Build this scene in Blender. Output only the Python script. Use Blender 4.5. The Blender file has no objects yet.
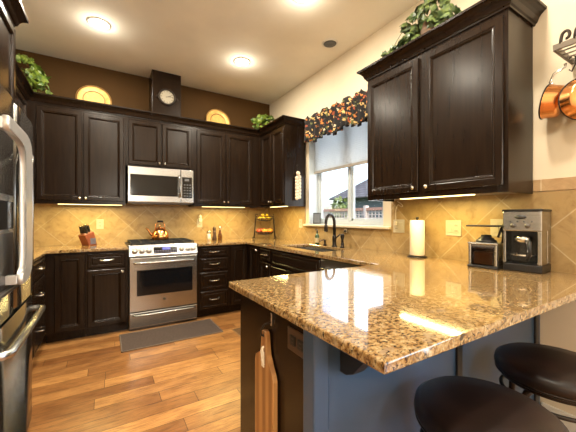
import bpy, bmesh, math, random
from mathutils import Matrix, Vector, noise
PI = math.pi
rnd = random.Random(7)
SC = bpy.context.scene
COL = SC.collection

# ------------------------------------------------------------------ camera, world, sun, exposure
cam_d = bpy.data.cameras.new('camera')
cam_d.sensor_width = 36.0
cam_d.lens = 36.0 * 300 / 576
cam_d.shift_y = 1.5 / 576
cam_d.clip_start = 0.02
cam = bpy.data.objects.new('camera', cam_d)
COL.objects.link(cam)
cam.location = (0, 0, 1.23)
cam.rotation_euler = (PI / 2, 0, -math.radians(31.3))
SC.camera = cam
SC.view_settings.view_transform = 'Standard'
SC.view_settings.look = 'None'
SC.view_settings.exposure = 0.28
SC.view_settings.gamma = 1.0
SC.view_settings.use_curve_mapping = False
SC.cycles.sample_clamp_indirect = 6.0
SC.cycles.max_bounces = 8
SC.cycles.diffuse_bounces = 5
SC.cycles.caustics_reflective = False
SC.cycles.caustics_refractive = False

W = bpy.data.worlds.new('world')
SC.world = W
W.use_nodes = True
wn = W.node_tree
wn.nodes.clear()
w_out = wn.nodes.new('ShaderNodeOutputWorld')
w_bg = wn.nodes.new('ShaderNodeBackground')
w_sky = wn.nodes.new('ShaderNodeTexSky')
w_sky.sky_type = 'NISHITA'
w_sky.sun_disc = False
w_sky.sun_elevation = math.radians(38)
w_sky.sun_rotation = math.radians(200)
w_sky.dust_density = 4.0
w_bg.inputs['Strength'].default_value = 0.62
wn.links.new(w_sky.outputs[0], w_bg.inputs['Color'])
wn.links.new(w_bg.outputs[0], w_out.inputs['Surface'])

CAN_POWER = 24.0
CAN_COLOR = (1.0, 0.91, 0.74)
BAR_POWER = 6.3
BAR_COLOR = (1.0, 0.79, 0.30)


def light(name, kind, loc, rot, power, color, size=None, size_y=None, parent=None, **kw):
    d = bpy.data.lights.new(name, kind)
    d.energy = power
    d.color = color
    if kind == 'AREA':
        d.shape = kw.get('shape', 'RECTANGLE')
        d.size = size
        if size_y:
            d.size_y = size_y
        if kw.get('spread'):
            d.spread = kw['spread']
        if kw.get('portal'):
            d.cycles.is_portal = True
    o = bpy.data.objects.new(name, d)
    COL.objects.link(o)
    o.location = loc
    o.rotation_euler = rot
    if parent:
        o.parent = parent
    return o


# daylight through the window over the sink and through the glass door behind the camera
light('window_daylight', 'AREA', (2.75, 2.58, 1.95), (0, PI / 2, 0), 30, (0.94, 0.97, 1.0), 1.5, 1.5)
light('door_daylight', 'AREA', (2.50, -1.55, 1.05), (0, PI / 2, 0), 100, (0.80, 0.90, 1.0), 2.1, 1.9)

# unseen fill light added behind the camera to brighten ceiling and fronts
fill = light('fill_light', 'POINT', (.4, -2.0, 1.95), (0, 0, 0), 95, (1.0, 0.93, 0.80))
fill.data.shadow_soft_size = .18


# ------------------------------------------------------------------ materials
def mat(name):
    m = bpy.data.materials.new(name)
    m.use_nodes = True
    nt = m.node_tree
    nt.nodes.clear()
    out = nt.nodes.new('ShaderNodeOutputMaterial')
    b = nt.nodes.new('ShaderNodeBsdfPrincipled')
    nt.links.new(b.outputs[0], out.inputs[0])
    return m, nt, b


def coords(nt, scale=(1, 1, 1), rot=(0, 0, 0), loc=(0, 0, 0), kind='Object'):
    tc = nt.nodes.new('ShaderNodeTexCoord')
    mp = nt.nodes.new('ShaderNodeMapping')
    mp.inputs['Scale'].default_value = scale
    mp.inputs['Rotation'].default_value = rot
    mp.inputs['Location'].default_value = loc
    nt.links.new(tc.outputs[kind], mp.inputs['Vector'])
    return mp.outputs[0]


def noise_tex(nt, vec, scale, detail=4, rough=0.55, dist=0.0):
    n = nt.nodes.new('ShaderNodeTexNoise')
    n.inputs['Scale'].default_value = scale
    n.inputs['Detail'].default_value = detail
    n.inputs['Roughness'].default_value = rough
    n.inputs['Distortion'].default_value = dist
    nt.links.new(vec, n.inputs['Vector'])
    return n.outputs['Fac']


def ramp(nt, fac, stops, interp='LINEAR'):
    r = nt.nodes.new('ShaderNodeValToRGB')
    r.color_ramp.interpolation = interp
    el = r.color_ramp.elements
    while len(el) < len(stops):
        el.new(0.5)
    for e, (p, c) in zip(el, stops):
        e.position = p
        e.color = (*c, 1) if len(c) == 3 else c
    nt.links.new(fac, r.inputs[0])
    return r.outputs[0]


def mix(nt, a, b, fac, mode='MIX'):
    m = nt.nodes.new('ShaderNodeMix')
    m.data_type = 'RGBA'
    m.blend_type = mode
    if isinstance(fac, (int, float)):
        m.inputs[0].default_value = fac
    else:
        nt.links.new(fac, m.inputs[0])
    for sock, v in ((m.inputs[6], a), (m.inputs[7], b)):
        if isinstance(v, tuple):
            sock.default_value = (*v, 1)
        else:
            nt.links.new(v, sock)
    return m.outputs[2]


def bump(nt, b, height, strength, dist=0.01):
    n = nt.nodes.new('ShaderNodeBump')
    n.inputs['Strength'].default_value = strength
    n.inputs['Distance'].default_value = dist
    nt.links.new(height, n.inputs['Height'])
    nt.links.new(n.outputs[0], b.inputs['Normal'])


def simple(name, col, rough=0.5, metal=0.0, coat=0.0, var=0.12, vscale=20.0, emit=None, estr=0.0, spec=0.5):
    m, nt, b = mat(name)
    v = coords(nt)
    f = noise_tex(nt, v, vscale)
    c = ramp(nt, f, [(0.3, tuple(x * (1 - var) for x in col)), (0.7, tuple(min(1, x * (1 + var)) for x in col))])
    nt.links.new(c, b.inputs['Base Color'])
    b.inputs['Roughness'].default_value = rough
    b.inputs['Metallic'].default_value = metal
    b.inputs['Coat Weight'].default_value = coat
    b.inputs['Specular IOR Level'].default_value = spec
    if emit:
        b.inputs['Emission Color'].default_value = (*emit, 1)
        b.inputs['Emission Strength'].default_value = estr
    return m


M = {}


def build_materials():
    # espresso stained wood
    m, nt, b = mat('espresso_wood')
    v = coords(nt, (14, 14, 1.2))
    f = noise_tex(nt, v, 3.0, 5, 0.5, 0.3)
    c = ramp(nt, f, [(0.3, (0.0100, 0.0050, 0.0026)), (0.55, (0.0145, 0.0074, 0.0036)), (0.8, (0.0195, 0.0102, 0.005))])
    nt.links.new(c, b.inputs['Base Color'])
    b.inputs['Roughness'].default_value = 0.25
    b.inputs['Specular IOR Level'].default_value = 0.21
    M['wood'] = m
    # granite
    m, nt, b = mat('gold_granite')
    v = coords(nt, (1, 1.0, 1), (0, 0, 0.5))
    n1 = noise_tex(nt, v, 58, 6, 0.72, 0.4)
    c1 = ramp(nt, n1, [(0.32, (0.05, 0.022, 0.010)), (0.43, (0.22, 0.11, 0.034)), (0.53, (0.36, 0.23, 0.095)),
                       (0.64, (0.47, 0.36, 0.20)), (0.8, (0.62, 0.53, 0.37))])
    v2 = coords(nt, (1, 2.1, 1), (0, 0, 0.9), (3, 1, 0))
    n2 = noise_tex(nt, v2, 70, 5, 0.62, 0.8)
    fleck = ramp(nt, n2, [(0.545, (0, 0, 0)), (0.60, (1, 1, 1))])
    c2 = mix(nt, c1, (0.028, 0.018, 0.014), fleck)
    n3 = noise_tex(nt, coords(nt, (1, 1, 1), (0, 0, 0), (7, 4, 2)), 24, 4, 0.6, 0.6)
    grey = ramp(nt, n3, [(0.57, (0, 0, 0)), (0.66, (0.75, 0.75, 0.75))])
    c3 = mix(nt, c2, (0.30, 0.21, 0.13), grey)
    nt.links.new(c3, b.inputs['Base Color'])
    b.inputs['Roughness'].default_value = 0.08
    b.inputs['Coat Weight'].default_value = 0.7
    b.inputs['Coat Roughness'].default_value = 0.02
    M['granite'] = m
    # diagonal travertine tile: one material per wall orientation
    for key, ax in (('tile_back', 0), ('tile_right', 1)):
        m, nt, b = mat('travertine_' + key)
        tc = nt.nodes.new('ShaderNodeTexCoord')
        sep = nt.nodes.new('ShaderNodeSeparateXYZ')
        nt.links.new(tc.outputs['Object'], sep.inputs[0])
        cmb = nt.nodes.new('ShaderNodeCombineXYZ')
        nt.links.new(sep.outputs[ax], cmb.inputs[0])
        nt.links.new(sep.outputs[2], cmb.inputs[1])
        mp = nt.nodes.new('ShaderNodeMapping')
        mp.inputs['Rotation'].default_value = (0, 0, PI / 4)
        mp.inputs['Location'].default_value = ((0.926, -0.361, 0), (-0.348, -1.632, 0))[ax]
        nt.links.new(cmb.outputs[0], mp.inputs['Vector'])
        br = nt.nodes.new('ShaderNodeTexBrick')
        br.offset = 0
        br.inputs['Scale'].default_value = 1.0
        br.inputs['Brick Width'].default_value = 0.305
        br.inputs['Row Height'].default_value = 0.305
        br.inputs['Mortar Size'].default_value = 0.0035
        br.inputs['Mortar Smooth'].default_value = 0.2
        br.inputs['Color1'].default_value = (0.44, 0.305, 0.135, 1)
        br.inputs['Color2'].default_value = (0.345, 0.225, 0.095, 1)
        br.inputs['Mortar'].default_value = (0.50, 0.385, 0.225, 1)
        nt.links.new(mp.outputs[0], br.inputs['Vector'])
        f = noise_tex(nt, cmb.outputs[0], 9, 7, 0.65, 1.2)
        mot = ramp(nt, f, [(0.3, (0.62, 0.55, 0.48)), (0.55, (1, 1, 1)), (0.75, (1.0, 0.93, 0.82))])
        c = mix(nt, br.outputs['Color'], mot, 0.85, 'MULTIPLY')
        nt.links.new(c, b.inputs['Base Color'])
        b.inputs['Roughness'].default_value = 0.38
        inv = nt.nodes.new('ShaderNodeMath')
        inv.operation = 'SUBTRACT'
        inv.inputs[0].default_value = 1
        nt.links.new(br.outputs['Fac'], inv.inputs[1])
        bump(nt, b, inv.outputs[0], 0.4, 0.003)
        M[key] = m
    m, nt, b = mat('travertine_border')
    tc = nt.nodes.new('ShaderNodeTexCoord')
    sep = nt.nodes.new('ShaderNodeSeparateXYZ')
    nt.links.new(tc.outputs['Object'], sep.inputs[0])
    cmb = nt.nodes.new('ShaderNodeCombineXYZ')
    nt.links.new(sep.outputs[1], cmb.inputs[0])
    br = nt.nodes.new('ShaderNodeTexBrick')
    br.offset = 0
    br.inputs['Scale'].default_value = 1.0
    br.inputs['Brick Width'].default_value = 0.305
    br.inputs['Row Height'].default_value = 5
    br.inputs['Mortar Size'].default_value = 0.0035
    br.inputs['Color1'].default_value = (0.47, 0.31, 0.16, 1)
    br.inputs['Color2'].default_value = (0.36, 0.23, 0.12, 1)
    br.inputs['Mortar'].default_value = (0.58, 0.46, 0.30, 1)
    mp = nt.nodes.new('ShaderNodeMapping')
    mp.inputs['Location'].default_value = (0.16, 1, 0)
    nt.links.new(cmb.outputs[0], mp.inputs['Vector'])
    nt.links.new(mp.outputs[0], br.inputs['Vector'])
    f = noise_tex(nt, tc.outputs['Object'], 12, 7, 0.65, 1.0)
    mot = ramp(nt, f, [(0.3, (0.65, 0.58, 0.5)), (0.6, (1, 1, 1))])
    nt.links.new(mix(nt, br.outputs['Color'], mot, 0.8, 'MULTIPLY'), b.inputs['Base Color'])
    b.inputs['Roughness'].default_value = 0.4
    M['tile_border'] = m
    # oak floor
    m, nt, b = mat('oak_floor')
    v = coords(nt)
    br = nt.nodes.new('ShaderNodeTexBrick')
    br.offset = 0.0
    sp_ = nt.nodes.new('ShaderNodeSeparateXYZ')
    nt.links.new(v, sp_.inputs[0])
    dv = nt.nodes.new('ShaderNodeMath')
    dv.operation = 'DIVIDE'
    dv.inputs[1].default_value = 0.127
    nt.links.new(sp_.outputs[1], dv.inputs[0])
    fl_ = nt.nodes.new('ShaderNodeMath')
    fl_.operation = 'FLOOR'
    nt.links.new(dv.outputs[0], fl_.inputs[0])
    wn_ = nt.nodes.new('ShaderNodeTexWhiteNoise')
    wn_.noise_dimensions = '1D'
    nt.links.new(fl_.outputs[0], wn_.inputs['W'])
    ma = nt.nodes.new('ShaderNodeMath')
    ma.operation = 'MULTIPLY_ADD'
    ma.inputs[1].default_value = 2.7
    nt.links.new(wn_.outputs['Value'], ma.inputs[0])
    nt.links.new(sp_.outputs[0], ma.inputs[2])
    cb_ = nt.nodes.new('ShaderNodeCombineXYZ')
    nt.links.new(ma.outputs[0], cb_.inputs[0])
    nt.links.new(sp_.outputs[1], cb_.inputs[1])
    br.inputs['Scale'].default_value = 1.0
    br.inputs['Brick Width'].default_value = 0.85
    br.inputs['Row Height'].default_value = 0.127
    br.inputs['Mortar Size'].default_value = 0.0022
    br.inputs['Mortar Smooth'].default_value = 0.3
    br.inputs['Bias'].default_value = -0.1
    br.inputs['Color1'].default_value = (0.56, 0.275, 0.088, 1)
    br.inputs['Color2'].default_value = (0.235, 0.088, 0.025, 1)
    br.inputs['Mortar'].default_value = (0.09, 0.036, 0.012, 1)
    nt.links.new(cb_.outputs[0], br.inputs['Vector'])
    g = noise_tex(nt, coords(nt, (1.6, 26, 1)), 4.0, 8, 0.68, 1.2)
    gr = ramp(nt, g, [(0.34, (0.36, 0.27, 0.21)), (0.52, (1, 1, 1)), (0.75, (1.0, 0.96, 0.88))])
    f2 = noise_tex(nt, coords(nt, (2.2, 6, 1)), 2.4, 3)
    blot = ramp(nt, f2, [(0.36, (0.58, 0.50, 0.44)), (0.6, (1, 1, 1))])
    c = mix(nt, mix(nt, br.outputs['Color'], gr, 0.8, 'MULTIPLY'), blot, 0.7, 'MULTIPLY')
    nt.links.new(c, b.inputs['Base Color'])
    b.inputs['Roughness'].default_value = 0.30
    b.inputs['Coat Weight'].default_value = 0.25
    b.inputs['Coat Roughness'].default_value = 0.2
    hsum = nt.nodes.new('ShaderNodeMath')
    hsum.operation = 'SUBTRACT'
    nt.links.new(g, hsum.inputs[0])
    nt.links.new(br.outputs['Fac'], hsum.inputs[1])
    bump(nt, b, hsum.outputs[0], 0.12, 0.004)
    M['floor'] = m

    def painted(name, col, rough=0.75, bscale=90, bs=0.12):
        m, nt, b = mat(name)
        b.inputs['Specular IOR Level'].default_value = 0.2
        v = coords(nt)
        f = noise_tex(nt, v, 3, 3)
        c = ramp(nt, f, [(0.3, tuple(x * 0.96 for x in col)), (0.7, tuple(min(1, x * 1.03) for x in col))])
        nt.links.new(c, b.inputs['Base Color'])
        b.inputs['Roughness'].default_value = rough
        bump(nt, b, noise_tex(nt, v, bscale, 4), bs, 0.003)
        return m
    M['cream'] = painted('cream_wall_paint', (0.70, 0.60, 0.45))
    M['brown'] = painted('brown_wall_paint', (0.070, 0.033, 0.007))
    M['ceiling'] = painted('ceiling_paint', (0.86, 0.82, 0.72))
    M['white'] = simple('white_trim_paint', (0.74, 0.72, 0.66), 0.4, var=0.03)
    M['vinyl'] = simple('white_vinyl', (0.50, 0.55, 0.58), 0.35, var=0.03)
    M['brown_plate'] = simple('brown_plate_plastic', (0.060, 0.032, 0.018), 0.35)
    M['plate_white'] = simple('ivory_plastic', (0.52, 0.46, 0.34), 0.35, var=0.02)
    M['slot'] = simple('dark_slot_plastic', (0.05, 0.04, 0.03), 0.5)
    # brushed steel
    m, nt, b = mat('brushed_steel')
    f = noise_tex(nt, coords(nt, (1.5, 1.5, 120)), 4, 4)
    c = ramp(nt, f, [(0.3, (0.36, 0.355, 0.345)), (0.7, (0.49, 0.485, 0.475))])
    nt.links.new(c, b.inputs['Base Color'])
    b.inputs['Metallic'].default_value = 1.0
    b.inputs['Roughness'].default_value = 0.26
    bump(nt, b, f, 0.04, 0.001)
    M['steel'] = m
    m, nt, b = mat('brushed_steel_horizontal')
    f = noise_tex(nt, coords(nt, (120, 120, 1.5)), 4, 4)
    c = ramp(nt, f, [(0.3, (0.34, 0.33, 0.32)), (0.7, (0.46, 0.45, 0.44))])
    nt.links.new(c, b.inputs['Base Color'])
    b.inputs['Metallic'].default_value = 1.0
    b.inputs['Roughness'].default_value = 0.28
    M['steel_door'] = m
    m, nt, b = mat('fridge_steel')
    f = noise_tex(nt, coords(nt, (120, 120, 1.5)), 4, 4)
    nt.links.new(ramp(nt, f, [(0.3, (0.235, 0.225, 0.21)), (0.7, (0.255, 0.245, 0.23))]), b.inputs['Base Color'])
    b.inputs['Metallic'].default_value = 1.0
    b.inputs['Roughness'].default_value = 0.2
    M['fridge_steel'] = m
    M['satin_knob'] = simple('satin_steel_knob', (0.62, 0.60, 0.57), 0.38, 0.75, var=0.04)
    M['chrome'] = simple('polished_nickel', (0.70, 0.68, 0.64), 0.14, 1.0, var=0.04)
    M['steel_dark'] = simple('dark_steel', (0.13, 0.12, 0.115), 0.35, 0.9)
    M['grey_case'] = simple('grey_fridge_case', (0.10, 0.10, 0.10), 0.5)
    M['black_glass'] = simple('black_glass', (0.006, 0.006, 0.007), 0.07, 0, 0.0, spec=0.4)
    M['black'] = simple('black_plastic', (0.012, 0.011, 0.011), 0.35)
    M['cast_iron'] = simple('cast_iron', (0.012, 0.012, 0.012), 0.6)
    M['iron'] = simple('wrought_iron', (0.035, 0.026, 0.02), 0.45, 0.7)
    M['pewter'] = simple('pewter_iron', (0.16, 0.13, 0.10), 0.4, 0.7)
    M['bronze'] = simple('oil_rubbed_bronze', (0.022, 0.016, 0.013), 0.28, 0.6)
    M['blue_led'] = simple('blue_display', (0.01, 0.012, 0.06), 0.2, emit=(0.04, 0.06, 0.8), estr=0.5)
    M['copper'] = simple('polished_copper', (0.80, 0.36, 0.13), 0.20, 1.0, var=0.12, vscale=12)
    M['copper_in'] = simple('tinned_pan_lining', (0.62, 0.45, 0.30), 0.3, 1.0)
    M['leather'] = None
    m, nt, b = mat('dark_brown_leather')
    v = coords(nt)
    f = noise_tex(nt, v, 130, 5)
    c = ramp(nt, noise_tex(nt, v, 8, 4), [(0.3, (0.008, 0.0042, 0.0035)), (0.7, (0.019, 0.010, 0.008))])
    nt.links.new(c, b.inputs['Base Color'])
    b.inputs['Roughness'].default_value = 0.38
    b.inputs['Specular IOR Level'].default_value = 0.35
    bump(nt, b, f, 0.12, 0.002)
    M['leather'] = m
    # cutting board: glued strips
    m, nt, b = mat('maple_cutting_board')
    w = nt.nodes.new('ShaderNodeTexWave')
    w.bands_direction = 'Y'
    w.inputs['Scale'].default_value = 6.0
    w.inputs['Distortion'].default_value = 1.5
    w.inputs['Detail'].default_value = 3
    nt.links.new(coords(nt, (1, 1, 0.08)), w.inputs['Vector'])
    c = ramp(nt, w.outputs['Fac'], [(0.2, (0.26, 0.115, 0.033)), (0.6, (0.36, 0.165, 0.05)), (0.9, (0.42, 0.21, 0.07))])
    nt.links.new(c, b.inputs['Base Color'])
    b.inputs['Roughness'].default_value = 0.45
    M['board'] = m
    M['red_wood'] = simple('cherry_wood', (0.20, 0.05, 0.018), 0.4)
    M['gold'] = None
    m, nt, b = mat('gold_lacquer')
    v = coords(nt)
    c = ramp(nt, noise_tex(nt, v, 30, 5, 0.7), [(0.3, (0.50, 0.26, 0.05)), (0.7, (0.74, 0.45, 0.12))])
    nt.links.new(c, b.inputs['Base Color'])
    b.inputs['Metallic'].default_value = 0.25
    b.inputs['Roughness'].default_value = 0.42
    M['gold'] = m
    M['gold_line'] = simple('brown_ring', (0.16, 0.07, 0.015), 0.5)
    M['clock_face'] = simple('clock_face_paper', (0.36, 0.32, 0.24), 0.5, var=0.05)
    # leaves
    for key, a, c2, sc in (('leaf_bright', (0.03, 0.085, 0.008), (0.22, 0.30, 0.035), 26), ('leaf_deep', (0.012, 0.035, 0.008), (0.14, 0.19, 0.05), 30)):
        m, nt, b = mat(key)
        f = noise_tex(nt, coords(nt), sc, 2)
        nt.links.new(ramp(nt, f, [(0.32, a), (0.68, c2)]), b.inputs['Base Color'])
        b.inputs['Roughness'].default_value = 0.45
        M[key] = m
    M['basket'] = simple('woven_basket_brown', (0.10, 0.05, 0.02), 0.7, vscale=60, var=0.4)
    # valance print
    m, nt, b = mat('floral_valance_print')
    v = coords(nt)
    vo = nt.nodes.new('ShaderNodeTexVoronoi')
    vo.inputs['Scale'].default_value = 27
    vo.inputs['Randomness'].default_value = 1.0
    wob = nt.nodes.new('ShaderNodeTexNoise')
    wob.inputs['Scale'].default_value = 38
    nt.links.new(v, wob.inputs['Vector'])
    sc_ = nt.nodes.new('ShaderNodeVectorMath')
    sc_.operation = 'SCALE'
    sc_.inputs['Scale'].default_value = 0.06
    nt.links.new(wob.outputs['Color'], sc_.inputs[0])
    ad_ = nt.nodes.new('ShaderNodeVectorMath')
    ad_.operation = 'ADD'
    nt.links.new(v, ad_.inputs[0])
    nt.links.new(sc_.outputs[0], ad_.inputs[1])
    nt.links.new(ad_.outputs[0], vo.inputs['Vector'])
    sx = nt.nodes.new('ShaderNodeSeparateXYZ')
    nt.links.new(vo.outputs['Color'], sx.inputs[0])
    fl = ramp(nt, sx.outputs[0], [(0.0, (0.012, 0.010, 0.010)), (0.40, (0.30, 0.065, 0.025)), (0.50, (0.52, 0.19, 0.045)),
                                  (0.66, (0.62, 0.42, 0.16)), (0.80, (0.12, 0.13, 0.04)), (0.90, (0.60, 0.50, 0.33))], 'CONSTANT')
    edge = ramp(nt, vo.outputs['Distance'], [(0.41, (0, 0, 0)), (0.52, (1, 1, 1))])
    c = mix(nt, fl, (0.010, 0.009, 0.010), edge)
    nt.links.new(c, b.inputs['Base Color'])
    b.inputs['Roughness'].default_value = 0.9
    M['valance'] = m
    # translucent shade
    m = bpy.data.materials.new('cellular_shade_cloth')
    m.use_nodes = True
    nt = m.node_tree
    nt.nodes.clear()
    out = nt.nodes.new('ShaderNodeOutputMaterial')
    d = nt.nodes.new('ShaderNodeBsdfDiffuse')
    t = nt.nodes.new('ShaderNodeBsdfTranslucent')
    mx = nt.nodes.new('ShaderNodeMixShader')
    f = noise_tex(nt, coords(nt), 80, 3)
    cc = ramp(nt, f, [(0.3, (0.52, 0.54, 0.555)), (0.7, (0.56, 0.58, 0.595))])
    nt.links.new(cc, d.inputs[0])
    nt.links.new(cc, t.inputs[0])
    mx.inputs[0].default_value = 0.6
    nt.links.new(d.outputs[0], mx.inputs[1])
    nt.links.new(t.outputs[0], mx.inputs[2])
    nt.links.new(mx.outputs[0], out.inputs[0])
    M['shade'] = m
    M['shade_rail'] = simple('shade_rail_taupe', (0.30, 0.27, 0.23), 0.5)
    # clear glass
    for key, tint in (('glass', (0.97, 0.98, 0.98)), ('amber_glass', (0.50, 0.36, 0.24))):
        m = bpy.data.materials.new('clear_' + key)
        m.use_nodes = True
        nt = m.node_tree
        nt.nodes.clear()
        out = nt.nodes.new('ShaderNodeOutputMaterial')
        tr = nt.nodes.new('ShaderNodeBsdfTransparent')
        tr.inputs[0].default_value = (*tint, 1)
        gl = nt.nodes.new('ShaderNodeBsdfGlossy')
        gl.inputs['Roughness'].default_value = 0.03
        lw = nt.nodes.new('ShaderNodeLayerWeight')
        lw.inputs[0].default_value = 0.5
        fr = nt.nodes.new('ShaderNodeMapRange')
        pw = nt.nodes.new('ShaderNodeMath')
        pw.operation = 'POWER'
        pw.inputs[1].default_value = 4.0
        nt.links.new(lw.outputs['Facing'], pw.inputs[0])
        nt.links.new(pw.outputs[0], fr.inputs['Value'])
        fr.inputs['To Min'].default_value = 0.03
        fr.inputs['To Max'].default_value = 0.8
        mx = nt.nodes.new('ShaderNodeMixShader')
        nt.links.new(fr.outputs[0], mx.inputs[0])
        nt.links.new(tr.outputs[0], mx.inputs[1])
        nt.links.new(gl.outputs[0], mx.inputs[2])
        nt.links.new(mx.outputs[0], out.inputs[0])
        M[key] = m
    M['rug'] = simple('woven_mat', (0.075, 0.050, 0.038), 0.95, vscale=160, var=0.45)
    M['tan'] = simple('tan_enamel', (0.30, 0.17, 0.07), 0.5)
    M['rug_edge'] = simple('mat_binding', (0.16, 0.12, 0.09), 0.9)
    M['can_glow'] = simple('lamp_glow', (0.9, 0.85, 0.7), 0.5, emit=(1.0, 0.90, 0.72), estr=22.0)
    M['bar_glow'] = simple('fluorescent_glow', (0.9, 0.85, 0.6), 0.5, emit=(1.0, 0.80, 0.34), estr=3.6)
    M['paper'] = simple('paper_towel', (0.78, 0.70, 0.56), 0.9, vscale=60, var=0.04)
    M['garlic'] = simple('garlic_skin', (0.72, 0.58, 0.42), 0.6, vscale=40, var=0.25)
    M['twine'] = simple('twine', (0.10, 0.05, 0.03), 0.8)
    M['lemon'] = simple('lemon_peel', (0.72, 0.46, 0.03), 0.45, vscale=60)
    M['orange'] = simple('orange_peel', (0.72, 0.26, 0.03), 0.45, vscale=60)
    M['apple'] = simple('red_apple_skin', (0.50, 0.06, 0.02), 0.3, vscale=30, var=0.35)
    M['green_soap'] = simple('green_bottle', (0.035, 0.075, 0.03), 0.15, 0, 0.4)
    M['label_white'] = simple('bottle_label', (0.55, 0.45, 0.25), 0.5)
    M['slate'] = simple('slate_grey', (0.09, 0.095, 0.10), 0.5)
    M['pepper'] = simple('walnut_brown', (0.055, 0.026, 0.012), 0.35)
    M['porcelain'] = simple('cream_porcelain', (0.70, 0.62, 0.48), 0.25, var=0.03)
    M['violet_label'] = simple('violet_grey_label', (0.10, 0.095, 0.14), 0.5)
    M['daylight_tint'] = simple('panel_wood_daylight_tint', (0.036, 0.070, 0.132), 0.30, var=0.06, vscale=4)  # dark peninsula wood with the bluish daylight painted into its base colour
    M['fence'] = simple('weathered_white_fence', (0.42, 0.37, 0.35), 0.8, var=0.08)
    M['fence_rail'] = simple('pinkish_fence_rail', (0.30, 0.17, 0.13), 0.8)
    M['lawn'] = simple('lawn_green', (0.12, 0.17, 0.06), 0.9, var=0.3)
    M['stucco'] = simple('grey_house_siding', (0.07, 0.09, 0.10), 0.8)
    m, nt, b = mat('grey_roof_shingles')
    br = nt.nodes.new('ShaderNodeTexBrick')
    br.inputs['Scale'].default_value = 1.0
    br.inputs['Brick Width'].default_value = 0.55
    br.inputs['Row Height'].default_value = 0.32
    br.inputs['Mortar Size'].default_value = 0.03
    br.inputs['Color1'].default_value = (0.11, 0.11, 0.125, 1)
    br.inputs['Color2'].default_value = (0.065, 0.065, 0.075, 1)
    br.inputs['Mortar'].default_value = (0.02, 0.02, 0.025, 1)
    tcv = nt.nodes.new('ShaderNodeTexCoord')
    sep = nt.nodes.new('ShaderNodeSeparateXYZ')
    nt.links.new(tcv.outputs['Object'], sep.inputs[0])
    cmb = nt.nodes.new('ShaderNodeCombineXYZ')
    nt.links.new(sep.outputs[1], cmb.inputs[0])
    ml = nt.nodes.new('ShaderNodeMath')
    ml.operation = 'MULTIPLY'
    ml.inputs[1].default_value = 1.8
    nt.links.new(sep.outputs[2], ml.inputs[0])
    nt.links.new(ml.outputs[0], cmb.inputs[1])
    nt.links.new(cmb.outputs[0], br.inputs['Vector'])
    nt.links.new(br.outputs[0], b.inputs['Base Color'])
    b.inputs['Roughness'].default_value = 0.85
    M['roof'] = m


build_materials()


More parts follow.
